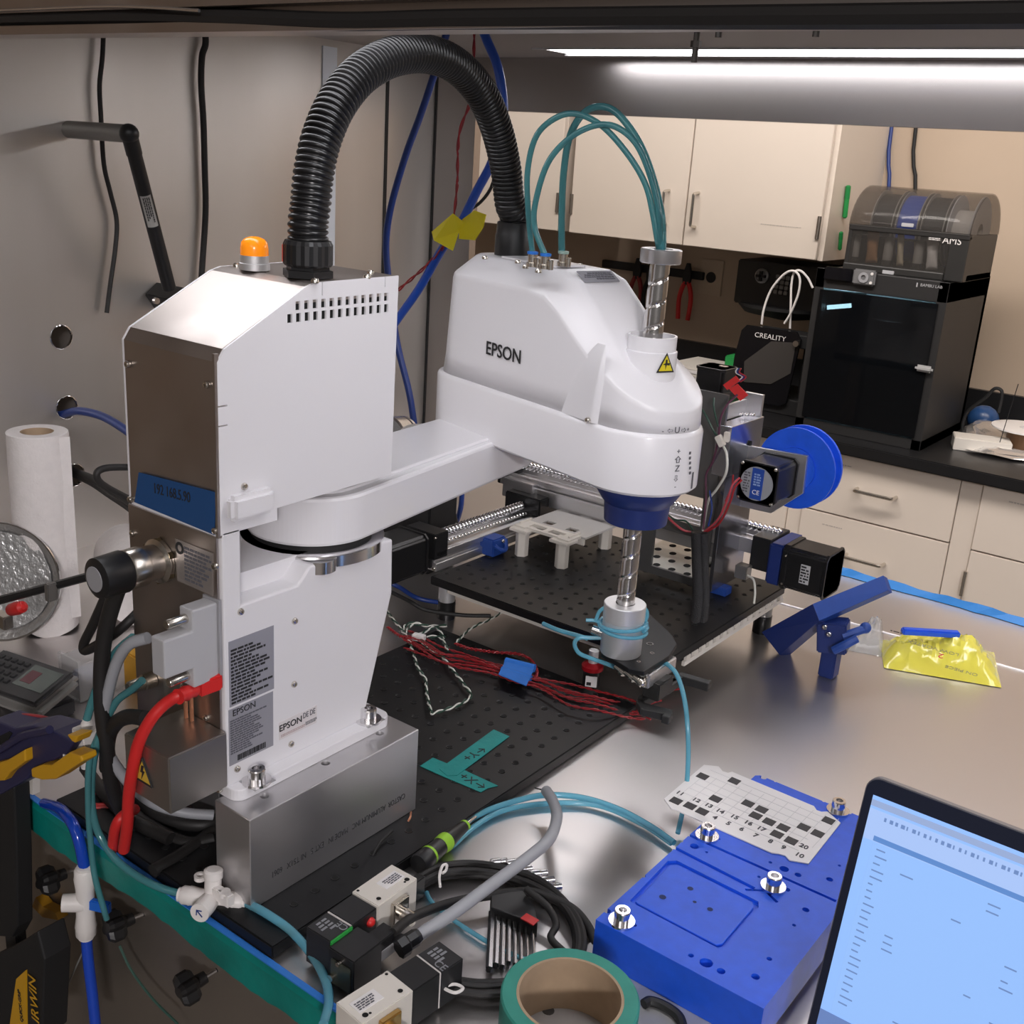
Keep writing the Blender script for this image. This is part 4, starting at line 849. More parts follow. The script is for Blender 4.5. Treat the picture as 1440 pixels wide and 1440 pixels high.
# ------------------------------------------------------------------ teal air tubes from fittings to the shaft top
T_ = [[(748, 350), (743, 300), (742, 240), (755, 190), (785, 164), (815, 161), (850, 180), (885, 220), (908, 260), (918, 300), (924, 335)],
      [(764, 353), (752, 320), (753, 285), (770, 230), (800, 195), (835, 177), (865, 178), (893, 200), (912, 240), (925, 290), (928, 335)],
      [(790, 350), (790, 300), (793, 240), (802, 190), (822, 158), (848, 150), (872, 163), (900, 203), (918, 250), (930, 300), (932, 335)]]
for k, pxs in enumerate(T_):
    p0 = fpos[k]; tgt = S+V((.003*(k-1), .003*(k-1), 0)); n3 = V((-(tgt-p0).y, (tgt-p0).x, 0)).normalized()
    pts = [p0+Z*.013]+[onP(x, y, p0, n3) for x, y in pxs]+[S+V((.003*(k-1), .003*(1-k), .584))]
    solo('air_tube', MB().tube(pts, .0030 if k != 2 else .0036, 12), TEAL, ['teal air tube arching widest from the outer blue fitting to the robot shaft', 'teal air tube arching lowest from the inner blue fitting to the robot shaft', 'teal air tube arching highest from the pale fitting to the robot shaft'][k], 'tube')
# ================================================================== GANTRY STAGE ON THE UPPER BREADBOARD
UZ = .075; UX0, UX1, UY0, UY1 = -.972, -.577, 1.137, 1.495
h0 = onZ(600+155/5.54, 740+370/5.54, UZ)
bb2 = breadboard('optical_breadboard', 'black optical breadboard raised on posts with white slotted edges', UX0, UX1, UY0, UY1, UZ, .0128, h0.x, h0.y)
def comb(a, b, nrm, n):
    d = (b-a); L = d.length; d.normalize(); m = obj('slotted_edge', MB().obox((a+b)/2-Z*.0095, d, nrm, Z, L/2, .002, .0032), IVORY, bb2)
    obj('edge_backing', MB().obox((a+b)/2-Z*.0035-nrm*.004*(1 if nrm.x else -1), d, nrm, Z, L/2, .0015, .0036), BLACKM, m)
    for k in range(n):
        p = a+d*(L*(k+.5)/n); obj('tooth', MB().obox(p-Z*.0035, d, nrm, Z, L/n*.27, .002, .0035), IVORY, m)
comb(V((UX1-.002, UY0+.05, UZ-.0128)), V((UX1-.002, UY1, UZ-.0128)), X, 15)
comb(V((UX0+.02, UY0+.018, UZ-.0128)), V((UX1-.06, UY0+.018, UZ-.0128)), Y, 18)
for i, (x, y) in enumerate(((UX0+.004, UY0+.035), (UX1-.02, UY1-.02), (UX0+.03, UY1-.02))):
    p_ = obj('post', MB().cyl((x, y, .028), (x, y, UZ-.0128), .0125, n=24), ALU_MATTE if i == 0 else mat('grey_post', (.35, .34, .33), .4, .4), bb2); obj('post_foot', MB().cyl((x, y, 0), (x, y, .028), .0135, n=24), BLACK, p_)
# red isolator foot under the front corner
p = onZ(831, 962, ZB); rf = thing('isolator_foot', 'small foot with red collar and printed white label under the raised breadboard', 'foot', (p.x, p.y, ZB))
q0 = V((p.x, p.y, ZB))
obj('body', MB().cyl(q0, q0+Z*.021, .0115, n=24), BLACK, rf); obj('red_collar', MB().lathe([(.0115, .021), (.0145, .0225), (.0145, .028), (.011, .031), (.007, .032)], q0, n=24), mat('red_anodised', (.42, .012, .02), .3, .4), rf)
obj('stem', MB().cyl(q0+Z*.031, q0+Z*.0488, .0065, n=16), ALU_MATTE, rf)
nn = V((CAM.x-p.x, CAM.y-p.y, 0)).normalized(); lb = obj('label', MB().obox(q0+nn*.0112+Z*.009, Z.cross(nn), Z, nn, .0075, .0075, .0006), PAPERW, rf); obj('print', MB().obox(q0+nn*.0118+Z*.006-Z.cross(nn)*.003, Z.cross(nn), Z, nn, .003, .0022, .0003), INK, lb)
gy = thing('gantry_stage', 'motorised two axis gantry with ball screws, dark motors and tall aluminium column', 'gantry', (-1.0, 1.3, UZ))
MOT = mat('motor_black', (.012, .012, .013), .36, .2)
def prof_motor(nm, c, ax, up, L, hw, parent, cap=True):
    """stepper motor: chamfered square body along ax with end caps and recessed corners"""
    ax, up = V(ax).normalized(), V(up).normalized(); sd = ax.cross(up); k = hw*.22
    oct_ = [(-hw, -hw+k), (-hw+k, -hw), (hw-k, -hw), (hw, -hw+k), (hw, hw-k), (hw-k, hw), (-hw+k, hw), (-hw, hw-k)]
    m = obj(nm, MB().prism([(x*.94, y*.94) for x, y in oct_], V(c)-ax*L/2, sd, up, ax, L), MOT, parent, .0008)
    for s_ in (-1, 1): obj('end_cap', MB().prism(oct_, V(c)+ax*(s_*L/2)-ax*(.004 if s_ > 0 else -.0), sd, up, ax, .004 if s_ > 0 else .008), MOT, m, .0006)
    for s_ in (-1, 1):
        for t_ in (-1, 1): obj('tie_rod', MB().cyl(V(c)-ax*L*.46+sd*(s_*hw*.80)+up*(t_*hw*.80), V(c)+ax*L*.46+sd*(s_*hw*.80)+up*(t_*hw*.80), .0022, n=8), mat('dark_rod', (.03, .03, .03), .25, .8), m)
    return m
def ballscrew(a, b, r, parent, pitch=.0076):
    a, b = V(a), V(b); L = (b-a).length; N = int(L/pitch)*4; pf = [.58, .90, 1, .84]
    return obj('ball_screw', MB().lathe([(r*pf[i % 4], L*i/N) for i in range(N+1)], a, b-a, 16), STEEL_SHINY, parent)
# left Y axis
RX = -1.006
al = obj('y_rail', MB().prism([(-.029, 0), (.029, 0), (.029, .012), (.024, .014), (.024, .02), (.029, .022), (.029, .030), (.02, .030), (.017, .022), (-.017, .022), (-.02, .030), (-.029, .030)], (RX, 1.155, UZ), X, Z, Y, .33), ALU, gy, .0006)
ballscrew((RX, 1.175, .118), (RX, 1.40, .118), .0075, gy); ballscrew((RX+.012, 1.175, .108), (RX+.012, 1.40, .108), .003, gy)
obj('end_block', MB().box(RX-.029, RX+.029, 1.150, 1.180, .094, .134, .001).box(RX-.029, RX+.021, 1.150, 1.176, UZ+.004, .094, .001), BLACK, gy)
mt = prof_motor('drive_motor', (RX, 1.092, .1075), Y, Z, .084, .0315, gy)
for dx, dz in ((.0275, .024), (.0275, -.024)): screw(mt, (RX+dx, 1.151, .104+dz), -Y, .0026)
q = onZ(678, 778, UZ); obj('blue_carriage', MB().box(q.x-.004, q.x+.024, q.y-.004, q.y+.028, UZ, UZ+.028, .002), BLUEDK, gy); obj('carriage_clip', MB().tube([(q.x+.024, q.y-.002, UZ+.02), (q.x+.03, q.y+.006, UZ+.012), (q.x+.03, q.y+.02, UZ+.01), (q.x+.024, q.y+.026, UZ+.024)], .0035, 8), BLUEDK, gy); screw(gy, (q.x+.025, q.y+.018, UZ+.022), X, .003)
# slide block and cross beam
obj('slide_block', MB().box(RX-.036, RX+.036, 1.40, 1.475, .095, .135, .002), BLACK, gy)
b0 = onZ(688, 690, .15); obj('beam_plate', MB().box(-1.062, -.70, 1.425, 1.432, .118, .143), ALU, gy, .0006)
obj('x_rail', MB().prism([(-.027, 0), (.027, 0), (.027, .022), (.018, .022), (.015, .014), (-.015, .014), (-.018, .022), (-.027, .022)], (-1.08, 1.462, .132), Y, Z, X, .50), ALU, gy, .0006)
obj('beam_cap', MB().box(-1.062, -1.0, 1.418, 1.44, .118, .150, .001), ALU, gy)
ballscrew((-1.07, 1.470, .163), (-.585, 1.470, .163), .0075, gy)
obj('screw_block', MB().box(-1.09, -1.065, 1.44, 1.495, .130, .185, .001), BLACK, gy)
for dx in (0, .03): obj('beam_cable', MB().tube([(-1.05, 1.50, .15-dx*.2), (-.95, 1.505+dx*.3, .147), (-.8, 1.50+dx*.3, .150), (-.68, 1.49, .145)], .004, 8), RUBBER, gy)
obj('beam_hanger', MB().box(-.875, -.858, 1.44, 1.446, .175, .30, .001), BLACKM, gy)
# right end: black block, blue block, motor
eb = onZ(1073, 792, .13); ex = -.583
obj('end_block', MB().box(-.612, -.583, 1.43, 1.497, .112, .162, .001), BLACK, gy)
obj('blue_block', MB().box(-.583, -.560, 1.425, 1.497, .098, .160, .003), BLUECUP, gy)
m2 = prof_motor('drive_motor', (-.527, 1.455, .129), X, Z, .066, .0335, gy)
obj('sticker', MB().obox((-.524, 1.455-.0318, .128), X, Z, -Y, .007, .014, .0006), mat('motor_label', (.55, .55, .56), .5), m2); obj('print', marks(.012, .026, 6, 21, .9, (-.524, 1.455-.0326, .128), X, Z, .0002), INK, m2)
for dz in (-.022, .02): screw(m2, (-.555, 1.455-.0335, .128+dz), -Y, .002)
obj('limit_switch', MB().box(-.625, -.606, 1.412, 1.43, .098, .118, .001), mat('switch_zinc', (.35, .34, .32), .35, .8), gy)
obj('switch_wire', MB().tube([(-.605, 1.415, .106), (-.592, 1.408, .104), (-.583, 1.398, .09), (-.580, 1.395, .066), (-.578, 1.41, .06)], .0016, 6), WHITEW, gy)
obj('blue_clip', MB().box(-.648, -.622, 1.385, 1.405, UZ, UZ+.012, .001), BLUEDK, gy)
# column: polished angle plate + broad grey plate
CX1 = -.634; cy0, cy1 = 1.362, 1.458; zc_0, zc_1 = .086, .318
MIRR = mat('polished_plate', (.34, .34, .37), .2, .95, var=.12, vscale=10)
obj('column_plate', MB().box(CX1-.006, CX1, cy0, cy1, zc_0, zc_1), MIRR, gy, .0005)
obj('column_plate', MB().box(CX1-.055, CX1-.006, cy1-.006, cy1, zc_0, zc_1-.05), MIRR, gy, .0005)
gp = obj('front_plate', MB().box(CX1-.135, CX1-.012, cy0, cy0+.005, zc_0, .372), mat('grey_plate', (.20, .20, .20), .35, .75, var=.06, vscale=7), gy)
w0 = onY(913, 815, cy0); w1 = onY(975, 752, cy0)
w2 = onY(966, 740, cy0); w3 = onY(993, 706, cy0)
cut(gp, MB().box(w0.x, CX1-.030, cy0-.01, cy0+.02, zc_0+.012, w3.z+.004))
obj('window_bar', MB().box(w0.x, CX1-.03, cy0+.001, cy0+.004, w1.z-.004, w2.z+.004), mat('grey_plate', (.2, .2, .2), .35, .75), gy)
pfm = obj('perforated_sheet', MB().obox((CX1-.09, cy0+.055, .098), X, V((0, 1, .12)).normalized(), V((0, -.12, 1)).normalized(), .05, .05, .001), mat('bright_sheet', (.72, .70, .64), .3, .7), gy)
hm = MB()
for i in range(4):
    for j in range(4): hm.lathe([(.0058, 0), (0, 0)], (CX1-.128+i*.026+(j % 2)*.012, cy0+.018+j*.024, .098+.0012+(j*.024-.037)*.12), V((0, -.12, 1)), 10, False)
obj('perforations', hm, DARK, gy)['kind'] = 'stuff'
# upper bracket with shining front, tabs, top motor
ub = onY(1033, 592, cy0); 
obj('bracket', MB().box(CX1-.022, CX1+.0005, cy0-.002, cy1+.004, .258, .330), mat('bright_bracket', (.62, .64, .70), .22, .95), gy, .0006)
cvx = MB().cyl((CX1-.002, cy1-.035, .297), (CX1+.003, cy1-.035, .297), .004, n=14); obj('bracket_hole', cvx, DARK, gy)
obj('clear_tab', MB().box(CX1-.03, CX1-.002, cy1-.004, cy1+.002, .330, .362), ALU, gy, .0006); obj('clear_tab', MB().box(CX1-.03, CX1-.026, cy1-.06, cy1, .330, .352), ALU, gy, .0006)
for k in range(3): screw(gy, (CX1-.02+.006*k, cy1-.03+.006*k, .334), Z, .004, m=STEEL_SHINY)
tm = onV(1017, 560, V((CX1-.05, cy1, 0))); prof_motor('top_motor', (CX1-.066, cy1-.03, .375), Z, Y, .042, .0235, gy)
obj('terminal', MB().box(CX1-.062, CX1-.050, cy1-.034, cy1-.026, .396, .398), NICKEL, gy)
# motor on a bracket plate with blue double disc
pw0 = onX(1040, 625, CX1+.0); 
mc = onY(1082, 670, 1.375)
PY = 1.420
c0 = onY(1031, 623, PY); c1 = onY(1135, 641, PY); c2 = onY(1120, 700, PY); c3 = onY(1065, 722, PY)
obj('motor_plate', MB().prism([(p.x, p.z) for p in (c0, c1, onY(1129, 694, PY), onY(1084, 722, PY), onY(1040, 712, PY))], (0, PY, 0), X, Z, Y, .006), ALU, gy, .0005)
mcx, mcz = onY(1092, 668, PY-.005).x, onY(1092, 668, PY-.005).z
sm = prof_motor('spool_motor', (mcx, PY-.034, mcz), Y, Z, .066, .0288, gy)
obj('motor_disc', MB().cyl((mcx, PY-.0685, mcz), (mcx, PY-.0700, mcz), .0235, n=36), mat('disc_silver', (.40, .42, .46), .4, .3), sm)
obj('disc_band', MB().obox((mcx+.001, PY-.0704, mcz), X, Z, -Y, .0085, .0215, .0004), mat('disc_blue', (.02, .07, .36), .4), sm)
text('lettering', 'CE', .009, (mcx+.001, PY-.0711, mcz-.012), X, Z, WHITE, sm); obj('print', marks(.010, .018, 5, 31, .8, (mcx+.001, PY-.0710, mcz+.006), X, Z, .0002), mat('pale_blue', (.3, .42, .7), .5), sm); obj('print', marks(.009, .03, 8, 32, .9, (mcx-.0145, PY-.0703, mcz), X, Z, .0002), INKGREY, sm)
for s_ in (-1, 1):
    for t_ in (-1, 1): screw(sm, (mcx+s_*.024, PY-.068, mcz+t_*.024), -Y, .0025)
dcx = onY(1122, 657, PY+.02); 
ds_ = obj('blue_disc', MB().cyl((dcx.x, PY+.010, dcx.z), (dcx.x, PY+.014, dcx.z), .0575, n=56), BLUEP, gy); obj('blue_disc', MB().cyl((dcx.x, PY+.034, dcx.z), (dcx.x, PY+.039, dcx.z), .0575, n=56), BLUEP, gy); obj('disc_hub', MB().cyl((dcx.x, PY+.006, dcx.z), (dcx.x, PY+.034, dcx.z), .03, n=36), BLUEP, gy)
# cable sleeve and wires
def gyv(x, y, dd=0): return onY(x, y, 1.34+dd)
sl1 = [onY(x, y, Yy) for x, y, Yy in [(980, 748, 1.33), (981, 790, 1.33), (982, 840, 1.31), (978, 875, 1.28), (968, 900, 1.24), (950, 915, 1.20)]]
obj('cable_sleeve', MB().tube(sl1, .0085, 12), mat('braided_sleeve', (.02, .02, .022), .6, bump=.8, bscale=700), gy)
obj('cable_sleeve', MB().tube([p+V((.009, .003, 0)) for p in sl1], .0065, 10), mat('braided_sleeve', (.02, .02, .022), .6), gy)
WR = [([(1037, 555), (1022, 570), (1013, 590), (1010, 620), (1002, 650), (993, 668), (993, 700), (989, 745)], .0016, mat('plum_wire', (.10, .03, .06), .4)), ([(1004, 560), (1004, 575), (1010, 600)], .0014, GREENW),
      ([(977, 565), (990, 580), (1003, 605), (1010, 615)], .0014, GREENW), ([(1017, 627), (1022, 640), (1021, 665), (1008, 688), (996, 705), (988, 748)], .0018, WHITEW), ([(1040, 672), (1030, 682), (1024, 700), (1010, 730), (990, 748)], .0016, mat('pink_wire', (.55, .08, .1), .4)), ([(1043, 675), (1033, 686), (1027, 705), (1012, 735), (990, 750)], .0016, REDW), ([(1031, 668), (1029, 684), (1020, 705)], .0012, REDW),
      ([(932, 720), (945, 733), (960, 745), (975, 749)], .0016, mat('pink_wire', (.55, .08, .1), .4)), ([(937, 722), (950, 731), (965, 733), (976, 748)], .0013, GREENW), ([(998, 690), (1001, 715), (996, 740)], .0013, BLUECAB)]
for pts, r, m in WR: obj('wire', MB().tube([onY(x, y, 1.35-.012*math.sin(i)) for i, (x, y) in enumerate(pts)], r, 6), m, gy)
p = onY(1013, 620, 1.345); obj('white_plug', MB().obox(p, V((.6, 0, -.8)), V((.8, 0, .6)), -Y, .008, .0045, .004, .001), IVORY, gy)
p = onY(1020, 616, 1.35); obj('white_plug', MB().obox(p+V((.002, 0, .002)), X, Z, -Y, .004, .007, .003, .001), IVORY, gy)
# red tape flag on the motor wires
f0 = [onY(x, y, 1.375) for x, y in ((1018, 541), (1036, 528), (1042, 535), (1024, 548))]; f1 = [onY(x, y, 1.37) for x, y in ((1024, 547), (1036, 540), (1051, 556), (1040, 564))]
rf_ = MB()
for q in (f0, f1): rf_.prism([(p.x, p.z) for p in q], (0, 1.372, 0), X, Z, Y, .0012)
obj('red_flag', rf_, REDTAPE, gy)
for k, (m, dx) in enumerate(((WHITEW, 0), (BLUECAB, 2), (REDW, 5))): obj('wire', MB().tube([onY(x+dx, y, 1.38) for x, y in [(1037, 518), (1035, 524), (1044, 530), (1036, 537)]], .0011, 6), m, gy)
# ------------------------------------------------------------------ white printed stand
ws_ = thing('printed_stand', 'white 3D printed bridge stand with windows standing on the raised breadboard', 'stand', onZ(789, 799, UZ))
zt_s = .1185
L4 = [onZ(733, 780, UZ), onZ(789, 797, UZ), onZ(850, 770, UZ)]; L4.append(L4[0]+(L4[2]-L4[1]))
for p in L4: obj('leg', MB().cyl((p.x, p.y, UZ), (p.x, p.y, zt_s-.004), .0108, n=6), IVORY, ws_, .0012)
x0, x1 = L4[0].x, L4[1].x; ys, yb = L4[0].y, L4[2].y
for k, p in enumerate(L4[:2]): obj('foot_pad', MB().box(p.x-.017, p.x+.017, p.y-.014, p.y+.016, zt_s-.004, zt_s+.001, .001), IVORY, ws_); screw(ws_, (p.x, p.y+.003, zt_s+.001), Z, .0028)
brd = obj('bridge', MB().box(x0-.014, x1+.014, ys-.004, ys+.030, zt_s-.001, zt_s+.0035), IVORY, ws_)
cutb = MB(); xm_ = (x0+x1)/2
for cx in (xm_-.018, xm_+.018): cutb.box(cx-.013, cx+.013, ys+.006, ys+.021, zt_s-.01, zt_s+.01)
cutb.box(xm_-.030, xm_+.030, ys-.01, ys+.0, zt_s-.01, zt_s+.01); cut(brd, cutb)
for x in (x0-.012, x1+.006): obj('guide_rib', MB().box(x, x+.003, ys+.006, ys+.036, zt_s+.0035, zt_s+.0065), IVORY, ws_)
bk = obj('back_tray', MB().box(x0-.014, x1+.022, ys+.030, yb+.016, zt_s-.001, zt_s+.002), mat('grey_tray', (.50, .48, .46), .4), ws_)
cutb = MB()
for cx in (xm_-.02, xm_+.024): cutb.box(cx-.012, cx+.012, yb-.012, yb+.004, zt_s-.01, zt_s+.01)
for cx in (xm_-.022, xm_+.022): cutb.box(cx-.008, cx+.010, ys+.040, ys+.055, zt_s-.01, zt_s+.01)
cut(bk, cutb)
obj('cross_wall', MB().box(x0-.01, x1+.018, ys+.032, ys+.036, zt_s-.012, zt_s), IVORY, ws_)
# ================================================================== THINGS ON THE BENCH
# teal tape arrow on the lower breadboard
def tapeq(px, z, label, txt, tp, ux, uy, sz):
    P = [onZ(x, y, z) for x, y in px]; t = thing('tape_strip', label, 'tape', P[0]); o = obj('strip', MB().prism([(p.x, p.y) for p in P], (0, 0, z), X, Y, Z, .0004), TEALTAPE, t)
    p = onZ(*tp, z); text('lettering', txt, sz, (p.x, p.y, z+.0006), ux, uy, INK, t)
c_ = lambda x, y: (540+x/7.2, 940+y/7.2)
tapeq([c_(365, 990), c_(495, 905), c_(640, 965), c_(820, 1035), c_(1155, 1190), c_(1050, 1215), c_(980, 1255), c_(620, 1105)], ZB+.0004, 'teal tape strip marked plus X on the black breadboard', '+X→', c_(900, 1150), V((.95, -.05, 0)), V((.05, .95, 0)), .0165)
tapeq([c_(560, 1020), c_(1110, 620), c_(1270, 690), c_(740, 1085), c_(640, 1090)], ZB+.0009, 'teal tape strip marked plus Y crossing the other strip', '←Y+', c_(920, 865), V((-.1, -1, 0)), V((1, -.1, 0)), .0165)
# polished seam across the bench
s0, s1 = onZ(1098, 849, 0), onZ(1440, 945, 0); d = (s1-s0).normalized()
obj('bench_seam', MB().cyl(s0-d*.25-Z*.0008, s1+d*.5-Z*.0008, .0034, n=12), mat('seam_bright', (.86, .82, .82), .3, .4), bench)
# ------------------------------------------------------------------ blue fixture plate on an aluminium base
FX0, FX1, FY0, FY1, FZ = -.391, -.2345, .6945, 1.012, .0475
fb = thing('base_plate', 'flat grey aluminium plate with countersunk holes under the blue fixture', 'plate', (-.32, .7, 0))
bpl = [onZ(x, y, .008) for x, y in ((843, 1318), (1060, 1440))]
obj('plate', MB().box(FX0-.012, FX1-.004, .585, FY0+.2, 0, .008, .0006), mat('worn_aluminium', (.46, .455, .46), .5, .6, var=.06, vscale=40), fb)
for px, py in ((848, 1340), (888, 1362), (927, 1387), (967, 1411), (1010, 1433), (771, 1421), (838, 1418)):
    p = onZ(px, py, .008); obj('countersunk_hole', MB().lathe([(.0052, .0), (.0048, .0006), (.0030, .0004), (.0, .0003)], (p.x, p.y, .008), n=14, cap=False), mat('bare_hole', (.10, .10, .10), .4, .6), fb)
fx = thing('fixture_plate', 'bright blue 3D printed fixture plate with pockets and four socket screws', 'fixture', (-.31, .85, .008))
fo = obj('body', MB().prism([(FX0, FY0), (FX1, FY0), (FX1, FY1-.002), (FX0+.004, FY1), (FX0, FY1-.004)], (0, 0, .0082), X, Y, Z, FZ-.0082), BLUEP, fx)
fc = MB()
# rounded pocket groove
def groove(m, P, w, z0, z1):
    for a, b in zip(P, P[1:]):
        d_ = (b-a); l = d_.length; d_.normalize(); m.obox(((a+b)/2).xy.to_3d()+Z*((z0+z1)/2), d_, Z.cross(d_), Z, l/2+w*.4, w/2, (z1-z0)/2)
g8 = lambda x, y: onZ(800+x/3.6, 1040+y/3.6, FZ)
pk = [g8(x, y) for x, y in ((310, 815), (500, 615), (545, 612), (960, 820), (960, 850), (790, 1050), (755, 1055), (320, 825))]
pz = [(p.x, p.y) for p in pk]
fc.prism(pz, (0, 0, FZ-.003), X, Y, Z, .01)
for (a, b, w_) in (((510, 535), (930, 750), .0045), ((600, 480), (1345, 815), .0035), ((900, 760), (1010, 765), .003), ((1000, 770), (1050, 820), .003)): groove(fc, [g8(*a), g8(*b)], w_, FZ-.003, FZ+.01)
for x, y, r in ((565, 512, .0035), (635, 540, .0055), (697, 570, .002), (635, 450, .003), (760, 503, .002), (378, 690, .003), (195, 868, .004), (333, 940, .0025), (695, 1130, .007), (770, 1172, .0045), (945, 1200, .0045), (618, 1093, .003), (1015, 1110, .003), (1140, 940, .0022), (1200, 862, .004), (1090, 655, .0055), (1160, 685, .004), (1320, 708, .004), (1020, 622, .0022), (1105, 760, .0035), (962, 695, .002), (1370, 638, .002), (925, 165, .0028), (985, 192, .0045), (1045, 212, .0018), (1290, 312, .002), (1420, 370, .003)):
    p = g8(x, y); fc.cyl((p.x, p.y, FZ-.012), (p.x, p.y, FZ+.01), r*.8, n=12)
cut(fo, fc)
ins = obj('pocket_pad', MB().prism([(sum(p[0] for p in pz)/8*.08+p[0]*.92, sum(p[1] for p in pz)/8*.08+p[1]*.92) for p in pz], (0, 0, FZ-.0032), X, Y, Z, .0026), BLUEP, fx, .0008)
pads = MB()
for x, y, r in ((615, 752, .0035), (475, 795, .004), (637, 820, .0022), (715, 857, .0033)):
    p = g8(x, y); obj('pad_hole', MB().lathe([(r*.8, .0002), (0, .0002)], (p.x, p.y, FZ-.0006), n=12, cap=False), mat('deep_blue', (.004, .02, .12), .6), fx)
for px, py in ((874, 1297), (994, 1177), (1178, 1141), (1087, 1248)): p = onZ(px, py, FZ); shcs(fx, (p.x, p.y, FZ), .0070, .0105)
# white card with grid squares
CZ = FZ+.0012
g9 = lambda x, y, z=CZ: onZ(930+x/5.333, 1070+y/5.333, z)
cpoly = [g9(x, y) for x, y in ((20, 285), (320, 30), (430, 42), (460, 78), (500, 90), (530, 82), (1145, 340), (1165, 370), (1200, 382), (1245, 380), (1345, 465), (1105, 770), (960, 745), (930, 710), (880, 695), (830, 690), (105, 365), (75, 360))]
cd_ = thing('key_card', 'white card with printed grid, black squares and handwritten numbers on the blue fixture', 'card', g9(700, 400))
obj('card', MB().prism([(p.x, p.y) for p in cpoly], (0, 0, CZ-.001), X, Y, Z, .0012), mat('card_white', (.86, .84, .84), .6), cd_)
cux, cuy = (g9(1105, 770)-g9(20, 285)), (g9(320, 30)-g9(20, 285)); cux = V((1, -.01, 0)).normalized(); cuy = Z.cross(cux)
sq = [(310, 118), (547, 153), (110, 302), (215, 340), (306, 382), (406, 287), (650, 322), (752, 367), (707, 413), (808, 459), (915, 503), (867, 553), (973, 602), (1068, 500), (1173, 548), (1253, 450)]
for x, y in sq: obj('black_square', MB().obox(g9(x, y)+Z*.0004, cux, cuy, Z, .0056, .0054, .00025), mat('card_ink', (.045, .042, .045), .6), cd_)
gl = MB()
A0, A1, A2 = g9(90, 305), g9(1130, 665), g9(330, 95)
for k in range(12): a = A0.lerp(A1, k/11.); gl.obox(a+(A2-A0)*.5-(A2-A0).normalized()*.0+Z*.0003, cuy, -cux, Z, .033, .0002, .00015)
for k in range(7): a = A0.lerp(A2, k/6.); gl.obox(a+(A1-A0)*.47+Z*.0003, cux, cuy, Z, .066, .0002, .00015)
obj('grid_lines', gl, mat('grid_grey', (.66, .65, .66), .7), cd_)
for s_, x, y in (('4', 402, 428), ('5', 503, 472), ('6', 602, 515), ('7', 706, 562), ('8', 818, 606), ('9', 915, 652), ('10', 1035, 710), ('11', 140, 245), ('12', 262, 297), ('13', 355, 337), ('14', 440, 380), ('15', 548, 423), ('16', 652, 468), ('17', 748, 512), ('20', 1068, 645)):
    p = g9(x, y); text('lettering', s_, .0088, (p.x, p.y, CZ+.0005), cux, cuy, mat('pencil', (.06, .06, .07), .6), cd_, sx=1, bold=.02)
# ------------------------------------------------------------------ laptop
LXa, LXb = -.206, .115; LT = onX(1222, 1088, LXa); LB = onX(1135, 1440, LXa)
lv = (LT-LB).normalized(); ln = X.cross(lv); ln = ln if ln.y < 0 else -ln
hinge = LT-lv*((LT.z-.014)/lv.z); LH = (LT-hinge).length
lp = thing('laptop', 'open black laptop with a bright spreadsheet on its screen at the bench front', 'laptop', (0, hinge.y-.1, 0))
obj('base', MB().box(LXa, LXb, hinge.y-.215, hinge.y+.006, .0005, .0155, .003), mat('laptop_grey', (.06, .06, .065), .4), lp)
kb_ = MB()
for i in range(13):
    for j in range(5): kb_.box(LXa+.012+i*.0229, LXa+.012+i*.0229+.0195, hinge.y-.025-j*.019-.0165, hinge.y-.025-j*.019, .0155, .0168)
obj('keys', kb_, BLACK, lp)['kind'] = 'stuff'
lo = hinge
def lid(m, u0, u1, v0, v1, t0, t1, bv=0): return m.obox(lo+X*((u0+u1)/2)+lv*((v0+v1)/2)+ln*((t0+t1)/2), X, lv, ln, (u1-u0)/2, (v1-v0)/2, (t1-t0)/2, bv)
LW = LXb-LXa
def rr(u0, u1, v0, v1, r): return rrect(u0, u1, v0, v1, r)
ld_ = obj('lid', MB().prism(rr(0, LW, 0, LH, .011), lo-ln*.006, X, lv, ln, .006), mat('lid_silver', (.30, .30, .33), .35, .6), lp)
obj('bezel', MB().prism(rr(.001, LW-.001, 0, LH-.001, .010), lo, X, lv, ln, .0012), mat('bezel_navy', (.012, .016, .035), .35), ld_)
# screen rectangle from measured corners
sc0 = onP(1229, 1117, lo, ln); su0 = (sc0-lo).dot(X); sv1 = (sc0-lo).dot(lv); sv0 = .018; su1 = LW-su0
scr = mat('screen_blue', (.1, .2, .4), .3, emit=(.30, .50, .98), es=.7)
so = obj('screen', lid(MB(), su0, su1, sv0, sv1, .0012, .0016), scr, ld_)
def sp(px, py): q = onP(px, py, lo+ln*.0016, ln); return (q-lo).dot(X), (q-lo).dot(lv)
def band(v0, v1, u0, u1, col, es, t): return obj('screen_area', lid(MB(), u0, u1, v0, v1, .0016, .0016+t), mat('scr_%d_%d' % (int(v0*1e4), int(u0*1e4)), (.05, .1, .2), .4, emit=col, es=es*.72), so)
_, vb = sp(1227, 1130); _, vm = sp(1228, 1174); _, vk = sp(1190, 1375); ug, _ = sp(1228, 1180)
band(sv1-.008, sv1-.003, su0, su1, (.42, .52, .80), .8, .0001)
band(sv1-.034, sv1-.010, su0, su1, (.46, .62, 1.0), .95, .0001)
band(vm-.004, vm+.000, ug, su1, (.13, .30, .72), .8, .0002)
band(.042, vm-.005, ug, su1, (.33, .55, 1.0), 1.0, .0001)
band(.026, .040, su0, su1, (.17, .26, .58), .8, .0001)
band(.0185, .025, su0, su1, (.25, .42, .80), .9, .0001)
rgx = random.Random(17); cells = MB()
